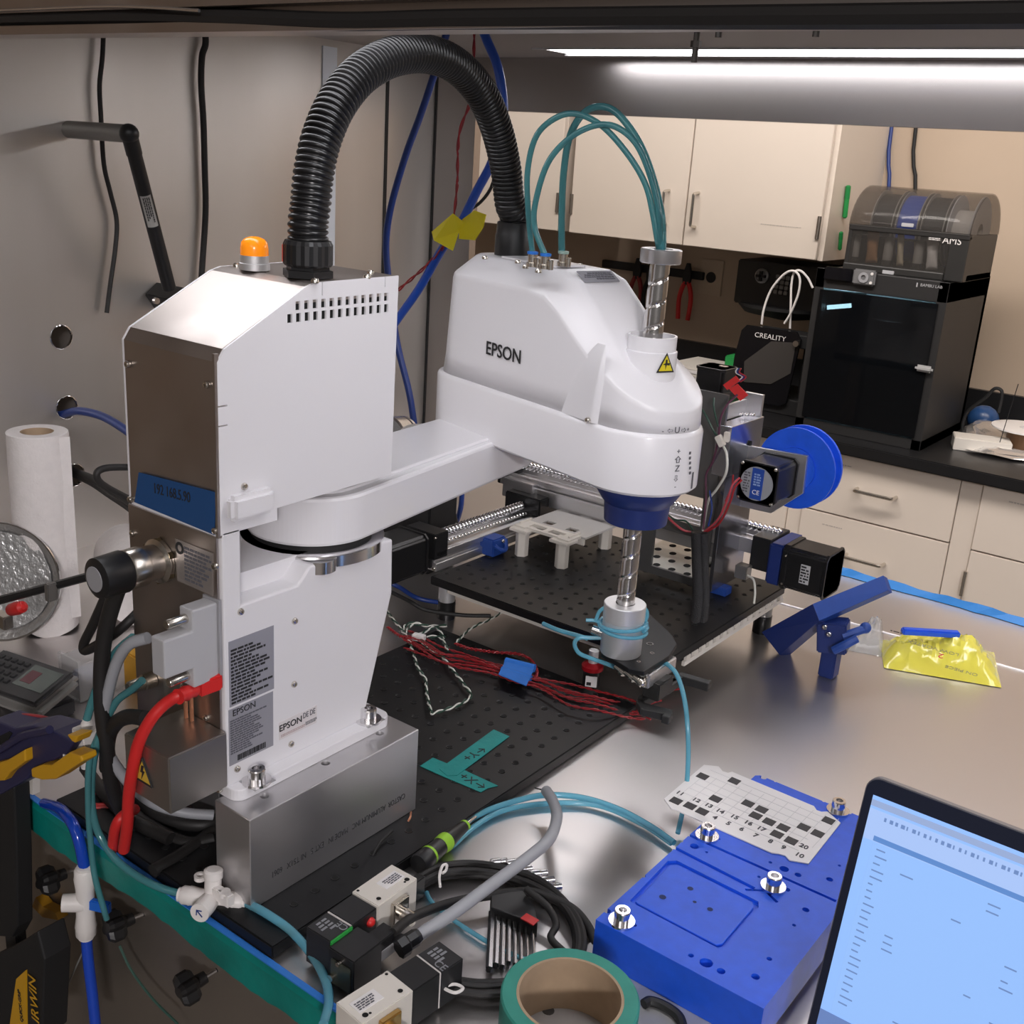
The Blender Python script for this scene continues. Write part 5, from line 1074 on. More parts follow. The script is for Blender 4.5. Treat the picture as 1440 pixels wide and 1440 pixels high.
for r_ in range(24):
    v = vm-.010-r_*.0055
    if v < .046: break
    for c2 in range(13):
        if c2 == 0 or rgx.random() < .16:
            u = ug+.004+c2*.0205; l = rgx.uniform(.003, .010); lid(cells, u, u+l, v, v+.0011, .0017, .0019)
for k in range(60): u = su0+.012+k*.0042; lid(cells, u, u+rgx.uniform(.001, .003), sv1-.0165, sv1-.0135, .0017, .0019)
obj('screen_text', cells, mat('scr_text', (.05, .08, .15), .5, emit=(.18, .30, .62), es=.6), so)['kind'] = 'stuff'
# ------------------------------------------------------------------ roll of green tape
p = onZ(806, 1404, .008); tr_ = thing('tape_roll', 'roll of green masking tape with cardboard core lying on the grey plate', 'tape roll', (p.x, p.y, .008))
c0 = V((-.3515, .597, .0082))
obj('tape', MB().lathe([(.0415, 0), (.0528, 0), (.0536, .002), (.0536, .0470), (.0523, .0485), (.0415, .0485)], c0, n=64, cap=False), GREENROLL, tr_)
obj('core', MB().lathe([(.0415, 0), (.0415, .0488), (.0393, .0488), (.0393, 0), (.0415, 0)], c0, n=64, cap=False), KRAFT, tr_)
# black cable end beside the roll
solo('black_lead', MB().tube([onZ(x, y, .012) for x, y in [(905, 1412), (915, 1408), (935, 1415), (955, 1430), (962, 1450)]], .0042, 8), RUBBER, 'short black lead curving beside the green tape roll', 'lead')
# ------------------------------------------------------------------ solenoid valves
def valve(label, org, ux, flip, grn):
    """local x runs from white body to coil to plug"""
    ux = V(ux).normalized(); uy = Z.cross(ux)*flip; t = thing('solenoid_valve', label, 'valve', org)
    def B(nm, x0, x1, y0, y1, z0, z1, m, par=t, bv=.0008): 
        mb = MB().box(x0, x1, y0, y1, z0, z1, bv); mb.xf(org, ux, uy, Z); return obj(nm, mb, m, par)
    w_ = B('valve_body', -.052, 0, -.0155, .0155, .001, .042, IVORY)
    for x, y, r in ((-.044, .010, .0025), (-.040, .011, .0012), (-.008, .009, .0022), (-.004, -.012, .0014)): obj('port_hole', MB().lathe([(r, .0003), (0, .0003)], (0, 0, 0), n=12, cap=False).xf(V(org)+ux*x+uy*y+Z*.042, ux, uy, Z), DARK, w_)
    s_ = B('sticker', -.046, -.022, -.007, .006, .042, .0424, PAPERW, w_, 0); obj('print', marks(.02, .009, 4, 41, .8, V(org)+ux*-.034+Z*.0426, ux, uy, .0001), INKGREY, s_)
    B('coil', 0, .030, -.0145, .0145, .004, .040, BLACK); B('coil_trim', .030, .0312, -.0145, .0145, .004, .0402, WHITE)
    c = B('coil_cap', .0312, .056, -.0145, .0145, .004, .0395, mat('coil_black', (.02, .02, .022), .45))
    text('lettering', 'CE', .010, V(org)+ux*.036+uy*(.008)+Z*.0398, uy*-1*flip, ux*flip if flip > 0 else ux, mat('grey_mark', (.25, .26, .28), .5), c)
    obj('print', marks(.014, .016, 4, 43, .9, V(org)+ux*.045-uy*.003+Z*.0397, ux, uy, .0001), mat('grey_mark', (.25, .26, .28), .5), c)
    pl = MB().cyl((-.052, 0, .022), (-.060, 0, .022), .008, n=6); pl.xf(org, ux, uy, Z); obj('end_fitting', pl, WHITE, t)
    ft = MB().box(-.036, -.016, .0155, .021, .008, .036, .001).cyl((-.026, .02, .022), (-.026, .034, .022), .0065, n=14); ft.xf(org, ux, uy, Z); obj('side_fitting', ft, NICKEL if grn else BRASS, t)
    if grn:
        B('green_gasket', .031, .057, .0145, .0162, .004, .041, LIME if False else mat('gasket_green', (.03, .35, .06), .5)); bx_ = B('plug_housing', .026, .060, .0162, .045, .003, .038, BLACK); B('clear_side', .0602, .0612, .020, .042, .006, .03, mat('smoky_side', (.05, .055, .04), .3), bx_)
        cp = B('cable_entry', .002, .026, .024, .040, .010, .032, BLACK); B('grey_strip', .004, .022, .0402, .0408, .012, .022, LGREY, cp, 0)
        kn = MB().sphere((.008, .014, .030), .0048, 12); kn.xf(org, ux, uy, Z); obj('red_button', kn, RED, t)
        sc_ = MB().cyl((.0602, .022, .012), (.064, .022, .012), .003, n=10).cyl((.0602, .03, .03), (.064, .03, .03), .002, n=10); sc_.xf(org, ux, uy, Z); obj('plug_screw', sc_, NICKEL, t)
    return t
o1_ = onZ(513, 1264, .042); valve('solenoid valve with green gasket and red button next to the breadboard', V((o1_.x, o1_.y, 0)), V((.02, -1, 0)), 1, True)
o2_ = onZ(563, 1378, .042); valve('solenoid valve with brass fitting beside the black cable coil', V((o2_.x, o2_.y, 0)), V((.10, 1, 0)), -1, False)
# clear junction plug between valves
# ------------------------------------------------------------------ cables on the bench
def zt_tube(nm, pts, r, m, label, cat='cable', n=10, group=None, res=8):
    return solo(nm, MB().tube([onZ(x, y, z) for x, y, z in pts], r, n, res=res), m, label, cat, group)
zt_tube('grey_cable', [(578, 1322, .022), (600, 1308, .026), (640, 1282, .032), (690, 1245, .040), (740, 1208, .045), (772, 1180, .046), (783, 1150, .042), (778, 1128, .034), (768, 1112, .026)], .0058, GREYCABLE, 'thick grey cable arching from the valve plug over the black coil')
solo('cable_gland', MB().lathe([(.0095, 0), (.0095, .008), (.0075, .010), (.0075, .018), (.006, .022)], onZ(560, 1334, .021), onZ(600, 1308, .026)-onZ(560, 1334, .021), 8, smooth=False), BLACK, 'black ribbed gland on the end of the grey cable', 'gland')
solo('bare_wire', MB().tube([onZ(768, 1112, .026), onZ(760, 1110, .026), onZ(752, 1108, .025)], .0008, 5), INK, 'thin black wire sticking out of the grey cable end', 'wire')
import itertools
coilpts = [(585, 1243), (620, 1226), (665, 1222), (715, 1230), (760, 1247), (795, 1275), (813, 1308), (812, 1342), (785, 1368), (735, 1385), (680, 1390), (635, 1385)]
for k in range(4):
    off = (k-1.5); pts = [(x+off*(3.6 if x > 760 else .8), y+off*(-5.2 if y < 1260 else (5 if y > 1360 else 0)), .006+.006*(k % 2)) for x, y in coilpts]
    zt_tube('coiled_cable', pts, .0034, RUBBER, 'black cable strand looped in the coil between the two valves', 'cable', 8, 'black coil strands between the valves')
zt_tube('black_hose', [(552, 1312, .030), (580, 1290, .024), (630, 1271, .016), (690, 1259, .014), (750, 1255, .013), (800, 1275, .012), (825, 1300, .009), (838, 1330, .006)], .0044, RUBBER, 'single black cable sweeping from the valve to the blue fixture')
zt_tube('black_hose', [(800, 1345, .006), (775, 1320, .01), (782, 1300, .013), (770, 1275, .018), (740, 1250, .022)], .0034, RUBBER, 'black cable strand crossing inside the coil')
# valve outlet block with three cable tails
q = onZ(578, 1246, .02)
solo('valve_bracket', MB().obox(V((q.x, q.y-.004, .0125)), V((1, .05, 0)).normalized(), V((-.05, 1, 0)).normalized(), Z, .0045, .020, .0115, .001), BLACK, 'black end bracket beside the white valve body', 'bracket')
# zip ties
for pts, l in (([(619, 1247), (618, 1232), (622, 1218), (628, 1216), (627, 1224), (622, 1228)], 'white twist tie around the top strands of the black coil'), ([(609, 1391), (622, 1388), (640, 1384), (651, 1390), (640, 1396), (625, 1390), (615, 1380), (622, 1372), (633, 1366)], 'white twist tie knotted on the lower strands of the black coil')):
    solo('twist_tie', MB().tube([onZ(x, y, .021) for x, y in pts], .0014, 6), WHITE, l, 'tie')
# screwdriver
a = onZ(588, 1216, .013); b = onZ(655, 1160, .009); d = (b-a).normalized(); L = (b-a).length
sdv = thing('screwdriver', 'black screwdriver with lime green grip bands at the breadboard edge', 'screwdriver', a)
obj('handle', MB().lathe([(.0, -.001), (.0095, 0), (.0105, .004), (.0098, L*.2), (.0088, L*.42), (.0095, L*.55), (.0072, L*.78), (.0058, L*.98), (.004, L)], a, d, 20), BLACK, sdv)
obj('green_band', MB().lathe([(.0100, L*.20), (.0100, L*.235)], a, d, 20, False), LIME, sdv); obj('green_band', MB().lathe([(.0092, L*.44), (.0099, L*.54), (.0096, L*.58)], a, d, 20, False), LIME, sdv); obj('green_band', MB().lathe([(.0062, L*.95), (.0062, L*.99)], a, d, 20, False), LIME, sdv)
obj('blade', MB().lathe([(.0022, L), (.0022, L+.035), (.0012, L+.037)], a, d, 12), STEEL_SHINY, sdv)
# hex keys in a black holder, chrome sockets
hk = onZ(716, 1298, .012); hh = thing('key_holder', 'black plastic holder with a red button gripping a row of hex keys', 'holder', (hk.x, hk.y, 0))
obj('body', MB().prism([(p.x, p.y) for p in [onZ(x, y, .012) for x, y in ((690, 1258), (735, 1258), (752, 1280), (756, 1304), (742, 1300), (690, 1282))]], (0, 0, .0005), X, Y, Z, .016), BLACK, hh, .001)
p = onZ(745, 1293, .0166); obj('red_patch', MB().obox(p, X, Y, Z, .007, .0045, .0006), RED, hh)
for k in range(8):
    a = onZ(692+k*8, 1283+k*.5, .009); b = onZ(688+k*9, 1362-k*1.5-4*(k % 2), .006); r = .0032-.00028*k
    solo('hex_key', MB().tube([a, a.lerp(b, .8), b, b+V((0, 0, -.002))], r, 6, res=1, smooth=False), mat('dark_chrome', (.26, .26, .27), .2, 1), 'chrome hex key lying in the black holder under the coil', 'hex key', 'hex keys in the holder')
for k, (x, y) in enumerate(((700, 1214), (722, 1215), (735, 1224), (756, 1230), (766, 1240), (776, 1249))):
    a = onZ(x-10, y+1, .008); b = onZ(x+13, y-2, .008); solo('chrome_socket', MB().lathe([(.0042, 0), (.0050, .001), (.0050, (b-a).length*.55), (.0042, (b-a).length*.6), (.0042, (b-a).length), (.003, (b-a).length), (.003, (b-a).length*.6), (0, (b-a).length*.6)], a, b-a, 16), STEEL_SHINY, 'short chrome socket lying beside the black cable coil', 'socket', 'chrome sockets beside the coil')
# ------------------------------------------------------------------ teal tubes on the bench
zt_tube('air_tube', [(632, 1180, .006), (650, 1160, .007), (685, 1140, .008), (730, 1125, .008), (770, 1118, .008), (820, 1122, .008), (870, 1138, .008), (915, 1162, .008), (948, 1185, .008)], .0033, TEALB, 'bright teal tube arcing from the screwdriver to the blue fixture', 'tube')
zt_tube('air_tube', [(636, 1190, .004), (665, 1164, .005), (700, 1143, .005), (740, 1133, .005), (800, 1129, .005), (850, 1135, .005), (905, 1160, .005), (944, 1186, .005)], .0030, TEALB, 'second teal tube lying just inside the long arc on the bench', 'tube')
gtop = onZ(903, 941, .150)
solo('air_tube', MB().tube([gtop, onZ(912, 932, .155), onZ(930, 930, .15)]+[onY(x, y, Yq) for x, y, Yq in [(948, 943, .98), (958, 965, .975), (965, 1000, .965), (968, 1050, .955), (966, 1100, .945), (960, 1140, .93), (953, 1172, .91)]], .0026, 10), TEALB, 'teal tube hanging from the gripper fitting down to the blue fixture', 'tube')
zt_tube('air_tube', [(600, 1255, .004), (607, 1268, .004), (630, 1288, .004), (665, 1312, .004), (705, 1335, .004), (745, 1352, .004)], .0022, TEALB, 'thin teal tube passing under the black cable coil', 'tube')
zt_tube('air_tube', [(764, 877, .148), (785, 886, .15), (810, 893, .15), (826, 898, .15)], .0026, TEALB, 'short teal tube reaching the tool from above the raised breadboard edge', 'tube')
# ------------------------------------------------------------------ blue hinged holder, yellow bag
hb = thing('blue_holder', 'dark blue 3D printed flat holder propped up at an angle behind the bench tools', 'holder', onZ(1160, 925, 0))
q = lambda x, y, Yy: onY(x, y, Yy)
hA, hB, hC = q(1071, 889, 1.405), q(1143, 849, 1.375), q(1242, 809, 1.47)
hA2, hB2, hC2 = onZ(1096, 921, .002), q(1152, 873, 1.372), q(1249, 830, 1.465)
def slab(m, quad, off): vs = [V(p) for p in quad]+[V(p)+off for p in quad]; m.add(vs, [(0, 1, 2, 3), (7, 6, 5, 4), (0, 4, 5, 1), (1, 5, 6, 2), (2, 6, 7, 3), (3, 7, 4, 0)])
pan = MB(); slab(pan, [hA, hB, hB2, hA2], V((.004, .022, -.010))); obj('front_panel', pan, BLUECUP, hb, .0006)
pan2 = MB(); slab(pan2, [hB, hC, hC2, hB2], V((.0, .022, -.010))); obj('main_panel', pan2, BLUEDK, hb, .0006)
cc = q(1172, 893, 1.40); obj('pivot_block', MB().obox(cc, V((1, .2, .15)).normalized(), V((-.2, 1, 0)).normalized(), V((-.15, 0, 1)).normalized(), .020, .016, .022, .002), BLUECUP, hb)
obj('clip_arm', MB().tube([q(1185, 895, 1.39), q(1205, 888, 1.40), q(1218, 884, 1.41)], .006, 8), BLUEDK, hb); obj('clip_arm', MB().tube([q(1172, 915, 1.375), q(1190, 906, 1.38), q(1205, 898, 1.39)], .006, 8), BLUEDK, hb); obj('clip_tip', MB().sphere(q(1217, 883, 1.41), .008, 10), BLUEDK, hb)
for x, y in ((1160, 882), (1166, 892)): screw(hb, q(x, y, 1.38), V((0, -1, .2)).normalized(), .004, m=STEEL_SHINY)
obj('foot_block', MB().box(cc.x-.010, cc.x+.012, cc.y-.010, cc.y+.014, .0005, cc.z, .002), BLUECUP, hb)
# yellow bag
def pillow(px, z0, hgt, nx=22, ny=12, seed=1, rough=.004):
    Pq = [onZ(x, y, z0) for x, y in px]; rg = random.Random(seed); m = MB(); vs = []
    for i in range(nx+1):
        for j in range(ny+1):
            u, v = i/nx, j/ny; p = (Pq[0]*(1-u)+Pq[1]*u)*(1-v)+(Pq[3]*(1-u)+Pq[2]*u)*v
            e_ = min(1, 5*u*(1-u)+.12)*min(1, 3.6*v*(1-v)+.05)*(.85+.15*math.sin(u*9+v*4)) if 0 < u < 1 and 0 < v < 1 else 0
            vs.append(p+Z*(.001+hgt*e_+rg.uniform(-rough, rough)*min(1, e_*2)))
    m.add(vs, [(i*(ny+1)+j, (i+1)*(ny+1)+j, (i+1)*(ny+1)+j+1, i*(ny+1)+j+1) for i in range(nx) for j in range(ny)], True); return m
yb_ = thing('yellow_bag', 'crinkled yellow plastic parts bag with printed text under a blue stick', 'bag', onZ(1320, 940, 0))
o = obj('film', pillow([(1243, 940), (1408, 968), (1398, 918), (1236, 900)], 0, .046, nx=30, ny=16, seed=3, rough=.0045), mat('yellow_film', (.82, .74, .10), .2, bump=.6, bscale=25, coat=.6), yb_)
def bagtext(s_, px, py, z, sz, m): p = onZ(px, py, z); text('lettering', s_, sz, p, V((-1, -.12, .02)), V((.12, -1, -.15)), m, yb_)
bagtext('LOW VORTEX', 1312, 911, .037, .011, mat('grey_mark2', (.30, .28, .12), .6)); bagtext('2', 1323, 922, .036, .017, RED); bagtext('ON PIECE', 1352, 943, .025, .010, mat('grey_mark2', (.3, .28, .12), .6))
p = onZ(1262, 889, .036); obj('print', marks(.02, .004, 1, 55, 1, p, V((1, .1, 0)).normalized(), V((-.1, 1, 0)).normalized(), .0003), INK, yb_)
solo('clear_bag', pillow([(1190, 915), (1245, 925), (1240, 872), (1226, 868)], 0, .02, 10, 8, 5, .004), CLEAR, 'small clear plastic bag tucked beside the yellow bag', 'bag').modifiers.new('s', 'SOLIDIFY').thickness = .0006
a, b = onZ(1268, 887, .047), onZ(1349, 892, .047); d = (b-a).normalized(); sd = Z.cross(d)
solo('blue_stick', MB().obox((a+b)/2, d, sd, Z, (b-a).length/2, .006, .0045, .002), BLUEP, 'short blue plastic stick lying on the yellow bag', 'stick')
# ------------------------------------------------------------------ red wire bundle with blue tape, white-green wires
bun = thing('wire_bundle', 'bundle of twisted dark red wires held by a folded blue tape tag on the breadboard', 'wires', onZ(725, 945, ZB))
def twist(parent, pts, r, m1, m2, pitch=.012, amp=.0016, nm='twisted_wire'):
    c = crom(pts, 10); 
    for ph, m in ((0, m1), (PI, m2)):
        out = []; s_ = 0
        for i, p in enumerate(c):
            if i: s_ += (p-c[i-1]).length
            t = (c[min(i+1, len(c)-1)]-c[max(0, i-1)]).normalized(); sd = t.cross(Z).normalized(); a = s_/pitch*2*PI+ph; out.append(p+(sd*math.cos(a)+Z*(math.sin(a)))*amp)
        obj(nm, MB().tube(out, r, 5, res=1), m, parent)
RW2 = mat('dark_red_wire', (.24, .015, .02), .4)
rgw = random.Random(12)
base = [(570, 895), (590, 905), (620, 920), (650, 928), (690, 938), (725, 948), (760, 962), (800, 975), (840, 985), (880, 993), (905, 999)]
for k in range(6):
    off = (k-2.5)*1.15; zz = ZB+.004+.003*(k % 3); sp_k = rgw.uniform(.6, 1.4)
    pts = [onZ(x+rgw.uniform(-4, 4), y+off*(3.4 if abs(x-725) > 60 else 2.0)*sp_k+rgw.uniform(-3.5, 3.5), zz if x < 870 else .006+.002*(k % 3)) for x, y in base]
    twist(bun, pts, .0008, REDW, RW2, .024, .0011)
twist(bun, [onZ(x, y, ZB+.006) for x, y in [(640, 905), (660, 912), (695, 917), (730, 920), (748, 930), (755, 945), (750, 955)]], .0011, REDW, RW2)
twist(bun, [onZ(x, y, ZB+.004) for x, y in [(545, 882), (560, 893), (575, 900), (590, 912), (600, 918)]], .0011, REDW, RW2)
for a_, b_ in (((895, 990), (960, 968)), ((900, 1003), (930, 985)), ((880, 1000), (915, 1012))): obj('loose_end', MB().tube([onZ(*a_, .006), onZ((a_[0]+b_[0])/2, (a_[1]+b_[1])/2-4, .010), onZ(*b_, .009)], .0012, 5), REDW, bun)
tq = [onZ(x, y, ZB+.012) for x, y in ((701, 950), (711, 930), (752, 940), (740, 966))]
tg = obj('tape_tag', MB().prism([(p.x, p.y) for p in tq], (0, 0, ZB+.013), X, Y, Z, .0012), BLUETAPE, bun)
obj('tape_fold', MB().cyl(tq[1]+Z*.000, tq[2]+Z*.000, .0055, n=14), BLUETAPE, tg); obj('tape_fold', MB().cyl(tq[0].lerp(tq[1], .5)+Z*-.002, tq[3].lerp(tq[2], .5)+Z*-.002, .005, n=14), BLUETAPE, tg)
ww = thing('wire_bundle', 'loose white and green twisted wires with a white plug near the robot base', 'wires', onZ(590, 895, ZB))
for pts in ([(575, 900), (580, 915), (588, 940), (598, 955), (600, 975), (606, 1000), (612, 1002), (640, 993), (655, 985), (662, 977), (652, 962), (635, 940), (620, 922), (600, 910), (592, 900)], [(570, 890), (580, 878), (600, 880), (628, 880)], [(572, 895), (560, 880), (548, 865), (542, 855)], [(585, 895), (610, 882), (618, 888), (625, 897)], [(600, 895), (618, 896), (625, 905), (630, 915)], [(640, 905), (660, 885), (690, 870), (715, 855)], [(566, 885), (572, 878), (585, 876), (595, 880)]):
    twist(ww, [onZ(x, y, ZB+.005+.001*(i % 3)) for i, (x, y) in enumerate(pts)], .0011, WHITEW, GREENW, .027, .0014)
p = onZ(589, 896, ZB+.008); obj('white_plug', MB().obox(p, V((.9, .3, 0)).normalized(), V((-.3, .9, 0)).normalized(), Z, .009, .005, .0045, .001), WHITE, ww)
# loose lead with copper end by the block
solo('loose_lead', MB().tube([onZ(521, 1223, .006), onZ(524, 1205, .012), onZ(535, 1185, .016), onZ(552, 1168, ZB+.004)], .0014, 6), RUBBER, 'thin black lead rising from the valve to the breadboard', 'lead')
solo('copper_end', MB().tube([onZ(574, 1155, ZB+.002), onZ(577, 1149, ZB+.006), onZ(578, 1142, ZB+.004)], .0011, 6), MATS['copper'], 'tiny bright copper wire end beside the aluminium block', 'wire')
# cables under the raised breadboard
for k, (pts, r, m, l) in enumerate(([([(545, 830, .03), (575, 845, .03), (600, 858, .02), (650, 865, .016), (690, 866, .016)], .003, RUBBER, 'black cable sagging under the raised breadboard'), ([(535, 815, .05), (560, 825, .04), (590, 842, .03), (640, 850, .02)], .0035, BLUECAB, 'dark blue cable tucked behind the robot base')])):
    zt_tube('cable', pts, r, m, l)
# ================================================================== LEFT SIDE: WALL FITTINGS, CABLES, CLUTTER
# gas strut on the wall
rod0 = onX(97, 182, HX); rod1 = onY(178, 187, rod0.y)
gs = thing('gas_strut', 'black gas strut with printed label, hung from a grey rod on the steel wall', 'strut', rod0)
obj('mount_rod', MB().cyl((HX, rod0.y, rod0.z), (rod1.x, rod0.y, rod0.z), .0125, n=20), mat('grey_rod', (.34, .33, .31), .4, .6), gs)
st0 = V((rod1.x+.006, rod0.y, rod0.z)); 
st1 = onX(238, 405, HX+.10)
obj('ball_socket', MB().sphere(st0, .014, 14).cyl(st0, st0.lerp(st1, .12), .0115, n=14), BLACK, gs)
obj('strut_tube', MB().cyl(st0.lerp(st1, .09), st1, .0105, n=18), BLACK, gs)
d = (st1-st0).normalized(); v_ = (CAM-st0); sdn = (v_-d*v_.dot(d)).normalized()
pa, pb2 = st0.lerp(st1, .36), st0.lerp(st1, .56); lbm = MB(); ex_ = d.cross(sdn); vs = []
for t in range(7):
    a = math.radians(-45+15*t)
    for p in (pa, pb2): vs.append(p+(sdn*math.cos(a)+ex_*math.sin(a))*.0108)
lbm.add(vs, [(2*t, 2*t+1, 2*t+3, 2*t+2) for t in range(6)], True); lo_ = obj('label', lbm, mat('strut_label', (.40, .39, .37), .5), gs)
obj('print', marks((pb2-pa).length*.9, .011, 4, 61, .9, (pa+pb2)/2+sdn*.0110, d, ex_, .0002), INK, lo_)
wb = onX(222, 418, HX+.02); obj('wall_bracket', MB().obox((HX+.05, wb.y+.01, wb.z), X, V((0, .8, .6)), V((0, -.6, .8)), .05, .016, .016, .002), BLACK, gs)
p = onX(219, 423, HX+.1); obj('bracket_bolt', MB().cyl((HX+.098, p.y, p.z), (HX+.104, p.y, p.z), .005, n=12), STEEL_SHINY, gs)
# cables on the wall
solo('wall_cable', MB().tube([onX(x, y, HX+.012) for x, y in [(288, 40), (289, 62), (284, 80), (283, 120), (286, 170), (288, 240), (289, 300), (284, 380), (282, 430), (290, 520)]], .0052, 8), RUBBER, 'black cable hanging straight down the steel wall above the robot', 'cable')
solo('wall_cable', MB().tube([onX(x, y, HX+.014) for x, y in [(146, 30), (144, 80), (140, 120), (142, 165), (146, 230), (155, 270), (164, 310), (162, 350), (155, 400), (150, 440)]], .0036, 8), RUBBER, 'thin dark cable hanging behind the gas strut', 'cable')
def between(pts, X0, X1): n = len(pts); return [onX(x, y, X0+(X1-X0)*i/(n-1)) for i, (x, y) in enumerate(pts)]
solo('blue_cable', MB().tube([onX(80, 584, HX-.04)]+between([(88, 583), (110, 578), (140, 584), (165, 597), (190, 615), (215, 640)], HX-.005, HX+.28), .0065, 10), BLUECAB, 'blue cable coming out of a wall hole behind the robot', 'cable')
solo('black_cable', MB().tube([onX(95, 655, HX-.04)]+between([(108, 664), (130, 673), (155, 690), (180, 705), (205, 720)], HX-.005, HX+.3), .0060, 10), RUBBER, 'thick black cable leaving the lowest wall hole', 'cable')
solo('black_cable', MB().tube([onX(93, 662, HX-.04)]+between([(105, 668), (130, 680), (155, 697), (178, 712), (200, 730)], HX-.005, HX+.26), .0050, 10), RUBBER, 'second black cable leaving the lowest wall hole, lying lower', 'cable')
solo('black_cable', MB().tube([onX(x, y, HX+.25) for x, y in [(205, 658), (178, 657), (150, 658), (137, 664), (138, 675), (150, 685), (178, 700), (205, 712)]], .0050, 10), RUBBER, 'black cable bent back in a hairpin behind the robot', 'cable')
# blue cable and red wire behind the robot, yellow tape flag
YB2 = 1.25
bc1 = solo('blue_cable', MB().tube([onY(x, y, YB2+.2) for x, y in [(630, 40), (612, 100), (592, 160), (570, 220), (550, 290), (543, 340), (546, 390), (552, 440), (560, 490), (575, 550), (583, 600), (588, 640)]], .0060, 10), BLUECAB, 'dark blue cable hanging in a long curve behind the robot', 'cable')
bc2 = solo('blue_cable', MB().tube([onY(x, y, YB2-.05) for x, y in [(670, 20), (684, 55), (700, 95), (708, 150), (703, 195), (690, 232), (670, 270), (646, 318), (622, 350), (590, 405), (562, 445), (530, 490)]], .0062, 10), mat('bright_blue_cable', (.012, .07, .42), .35), 'bright blue cable sloping from the hood top with a yellow tape flag', 'cable')
rw = thing('red_wire', 'thin red twisted wire hanging behind the robot through a yellow flag', 'wire', onY(640, 340, YB2-.05))
twist(rw, [onY(x, y, YB2-.055) for x, y in [(667, 40), (664, 130), (648, 180), (644, 210), (643, 260), (639, 300), (634, 325), (620, 352), (595, 378), (560, 408)]], .0012, REDW, RW2, .05, .0018)
solo('black_wire', MB().tube([onY(x, y, YB2+.0) for x, y in [(700, 235), (690, 265), (675, 285), (658, 297), (645, 312)]], .0024, 8), RUBBER, 'short black wire looping to the yellow tape flag', 'wire')
yf = thing('tape_flag', 'yellow tape flag folded around the bright blue cable', 'tape', onY(645, 325, YB2-.06))
def flag(px, Y0, Y1, nm='flag_wing'):
    P = [onY(x, y, Y0+(Y1-Y0)*t) for x, y, t in px]; m = MB(); m.add(P, [tuple(range(len(P)))]); o = obj(nm, m, YTAPE, yf); o.modifiers.new('s', 'SOLIDIFY').thickness = .0008
flag([(607, 326, 0), (637, 300, .6), (652, 312, 1), (646, 325, 1), (637, 353, .3), (610, 338, 0)], YB2-.085, YB2-.06)
flag([(646, 312, 1), (668, 296, .5), (684, 302, .2), (680, 320, 0), (668, 338, 0), (646, 336, .6)], YB2-.09, YB2-.05)
# ------------------------------------------------------------------ paper rolls
pr0 = onZ(72, 881, 0); PRX, PRY = pr0.x, pr0.y
pr = thing('paper_roll', 'upright roll of white paper towel standing by the steel wall', 'paper roll', (PRX, PRY, 0))
rbm = MB(); n = 44; vs = []
for h in (0.001, .02, .08, .15, .22, .2785):
    for k in range(n): a = 2*PI*k/n; r = .0385+.0008*math.sin(5*a+h*30)-(.0015 if h < .01 else 0); vs.append((PRX+r*math.cos(a), PRY+r*math.sin(a), h+(.003*math.sin(3*a) if h < .01 else 0)+.001))
rbm.add(vs, [(i*n+k, i*n+(k+1) % n, (i+1)*n+(k+1) % n, (i+1)*n+k) for i in range(5) for k in range(n)], True)
rbm.lathe([(.0385, .2795), (.0375, .2805), (.021, .2805), (.021, .02)], (PRX, PRY, 0), n=44, cap=False)
obj('towel', rbm, PAPER, pr)
obj('loose_edge', MB().obox((PRX+.0380, PRY+.012, .15), V((.3, .95, 0)).normalized(), Z, V((.95, -.3, 0)).normalized(), .010, .128, .0006), PAPER, pr)
obj('core', MB().lathe([(.0212, .28), (.0198, .28), (.0198, .01)], (PRX, PRY, 0), n=32, cap=False), KRAFT, pr)
q = onZ(140, 800, .045); 
a = V((q.x-.02, q.y+.06, .050)); b = V((q.x+.13, q.y-.02, .050))
solo('paper_roll', MB().lathe([(.02, 0), (.047, 0), (.048, .003), (.048, (b-a).length), (.02, (b-a).length)], a, b-a, 36), PAPER, 'white paper roll lying on its side behind the upright roll', 'paper roll')
# metal cans behind the arm
for (px, py, r, l, h) in ((565, 612, .032, 'shiny metal can lying behind the robot arm', .07), (600, 622, .030, 'pale round tin behind the robot arm', .06)):
    a = onY(px, py, 1.30); solo('tin_can', MB().lathe([(r*.9, 0), (r, .004), (r, h*.2), (r*.94, h*.22), (r*.94, h*.3), (r, h*.32), (r, h), (r*.9, h+.003), (0, h+.002)], a, V((.35, -.9, .2)), 32), STEEL_SHINY if px < 580 else mat('tin_pale', (.62, .60, .58), .35, .3), l, 'can')
    solo('can_stand', MB().box(a.x-.03, a.x+.03, a.y-.02, a.y+.05, .0, a.z-.036, .003), BLACKM, 'tall black stand behind the robot arm carrying the %s can' % ('shiny' if px < 580 else 'pale'), 'stand')
# ------------------------------------------------------------------ foil disc, toggle clamp, hand held meter
q = onZ(20, 905, .0); dc = V((q.x-.02, q.y+.0, .085))
fd = thing('foil_dish', 'round foil dish standing on edge in front of the paper roll', 'dish', (dc.x, dc.y, 0)); nd = V((.62, -.76, .18)).normalized()
obj('dish', MB().lathe([(0, -.012), (.055, -.012), (.058, -.010), (.075, .006), (.080, .007)], dc, nd, 40, False), mat('hammered_foil', (.66, .66, .66), .3, .85, bump=1, bscale=140), fd); obj('rim', MB().lathe([(.079, .006), (.081, .007), (.0805, .009), (.078, .008)], dc, nd, 40, False), STEEL_SHINY, fd)
obj('inner_sheet', MB().lathe([(0, .0), (.066, .0)], dc, nd, 40, False), MATS['hammered_foil'], fd)
tc_ = thing('toggle_clamp', 'long black clamp bar with a red grip reaching across to the robot plug', 'clamp', onZ(60, 850, .1))
ya = .585
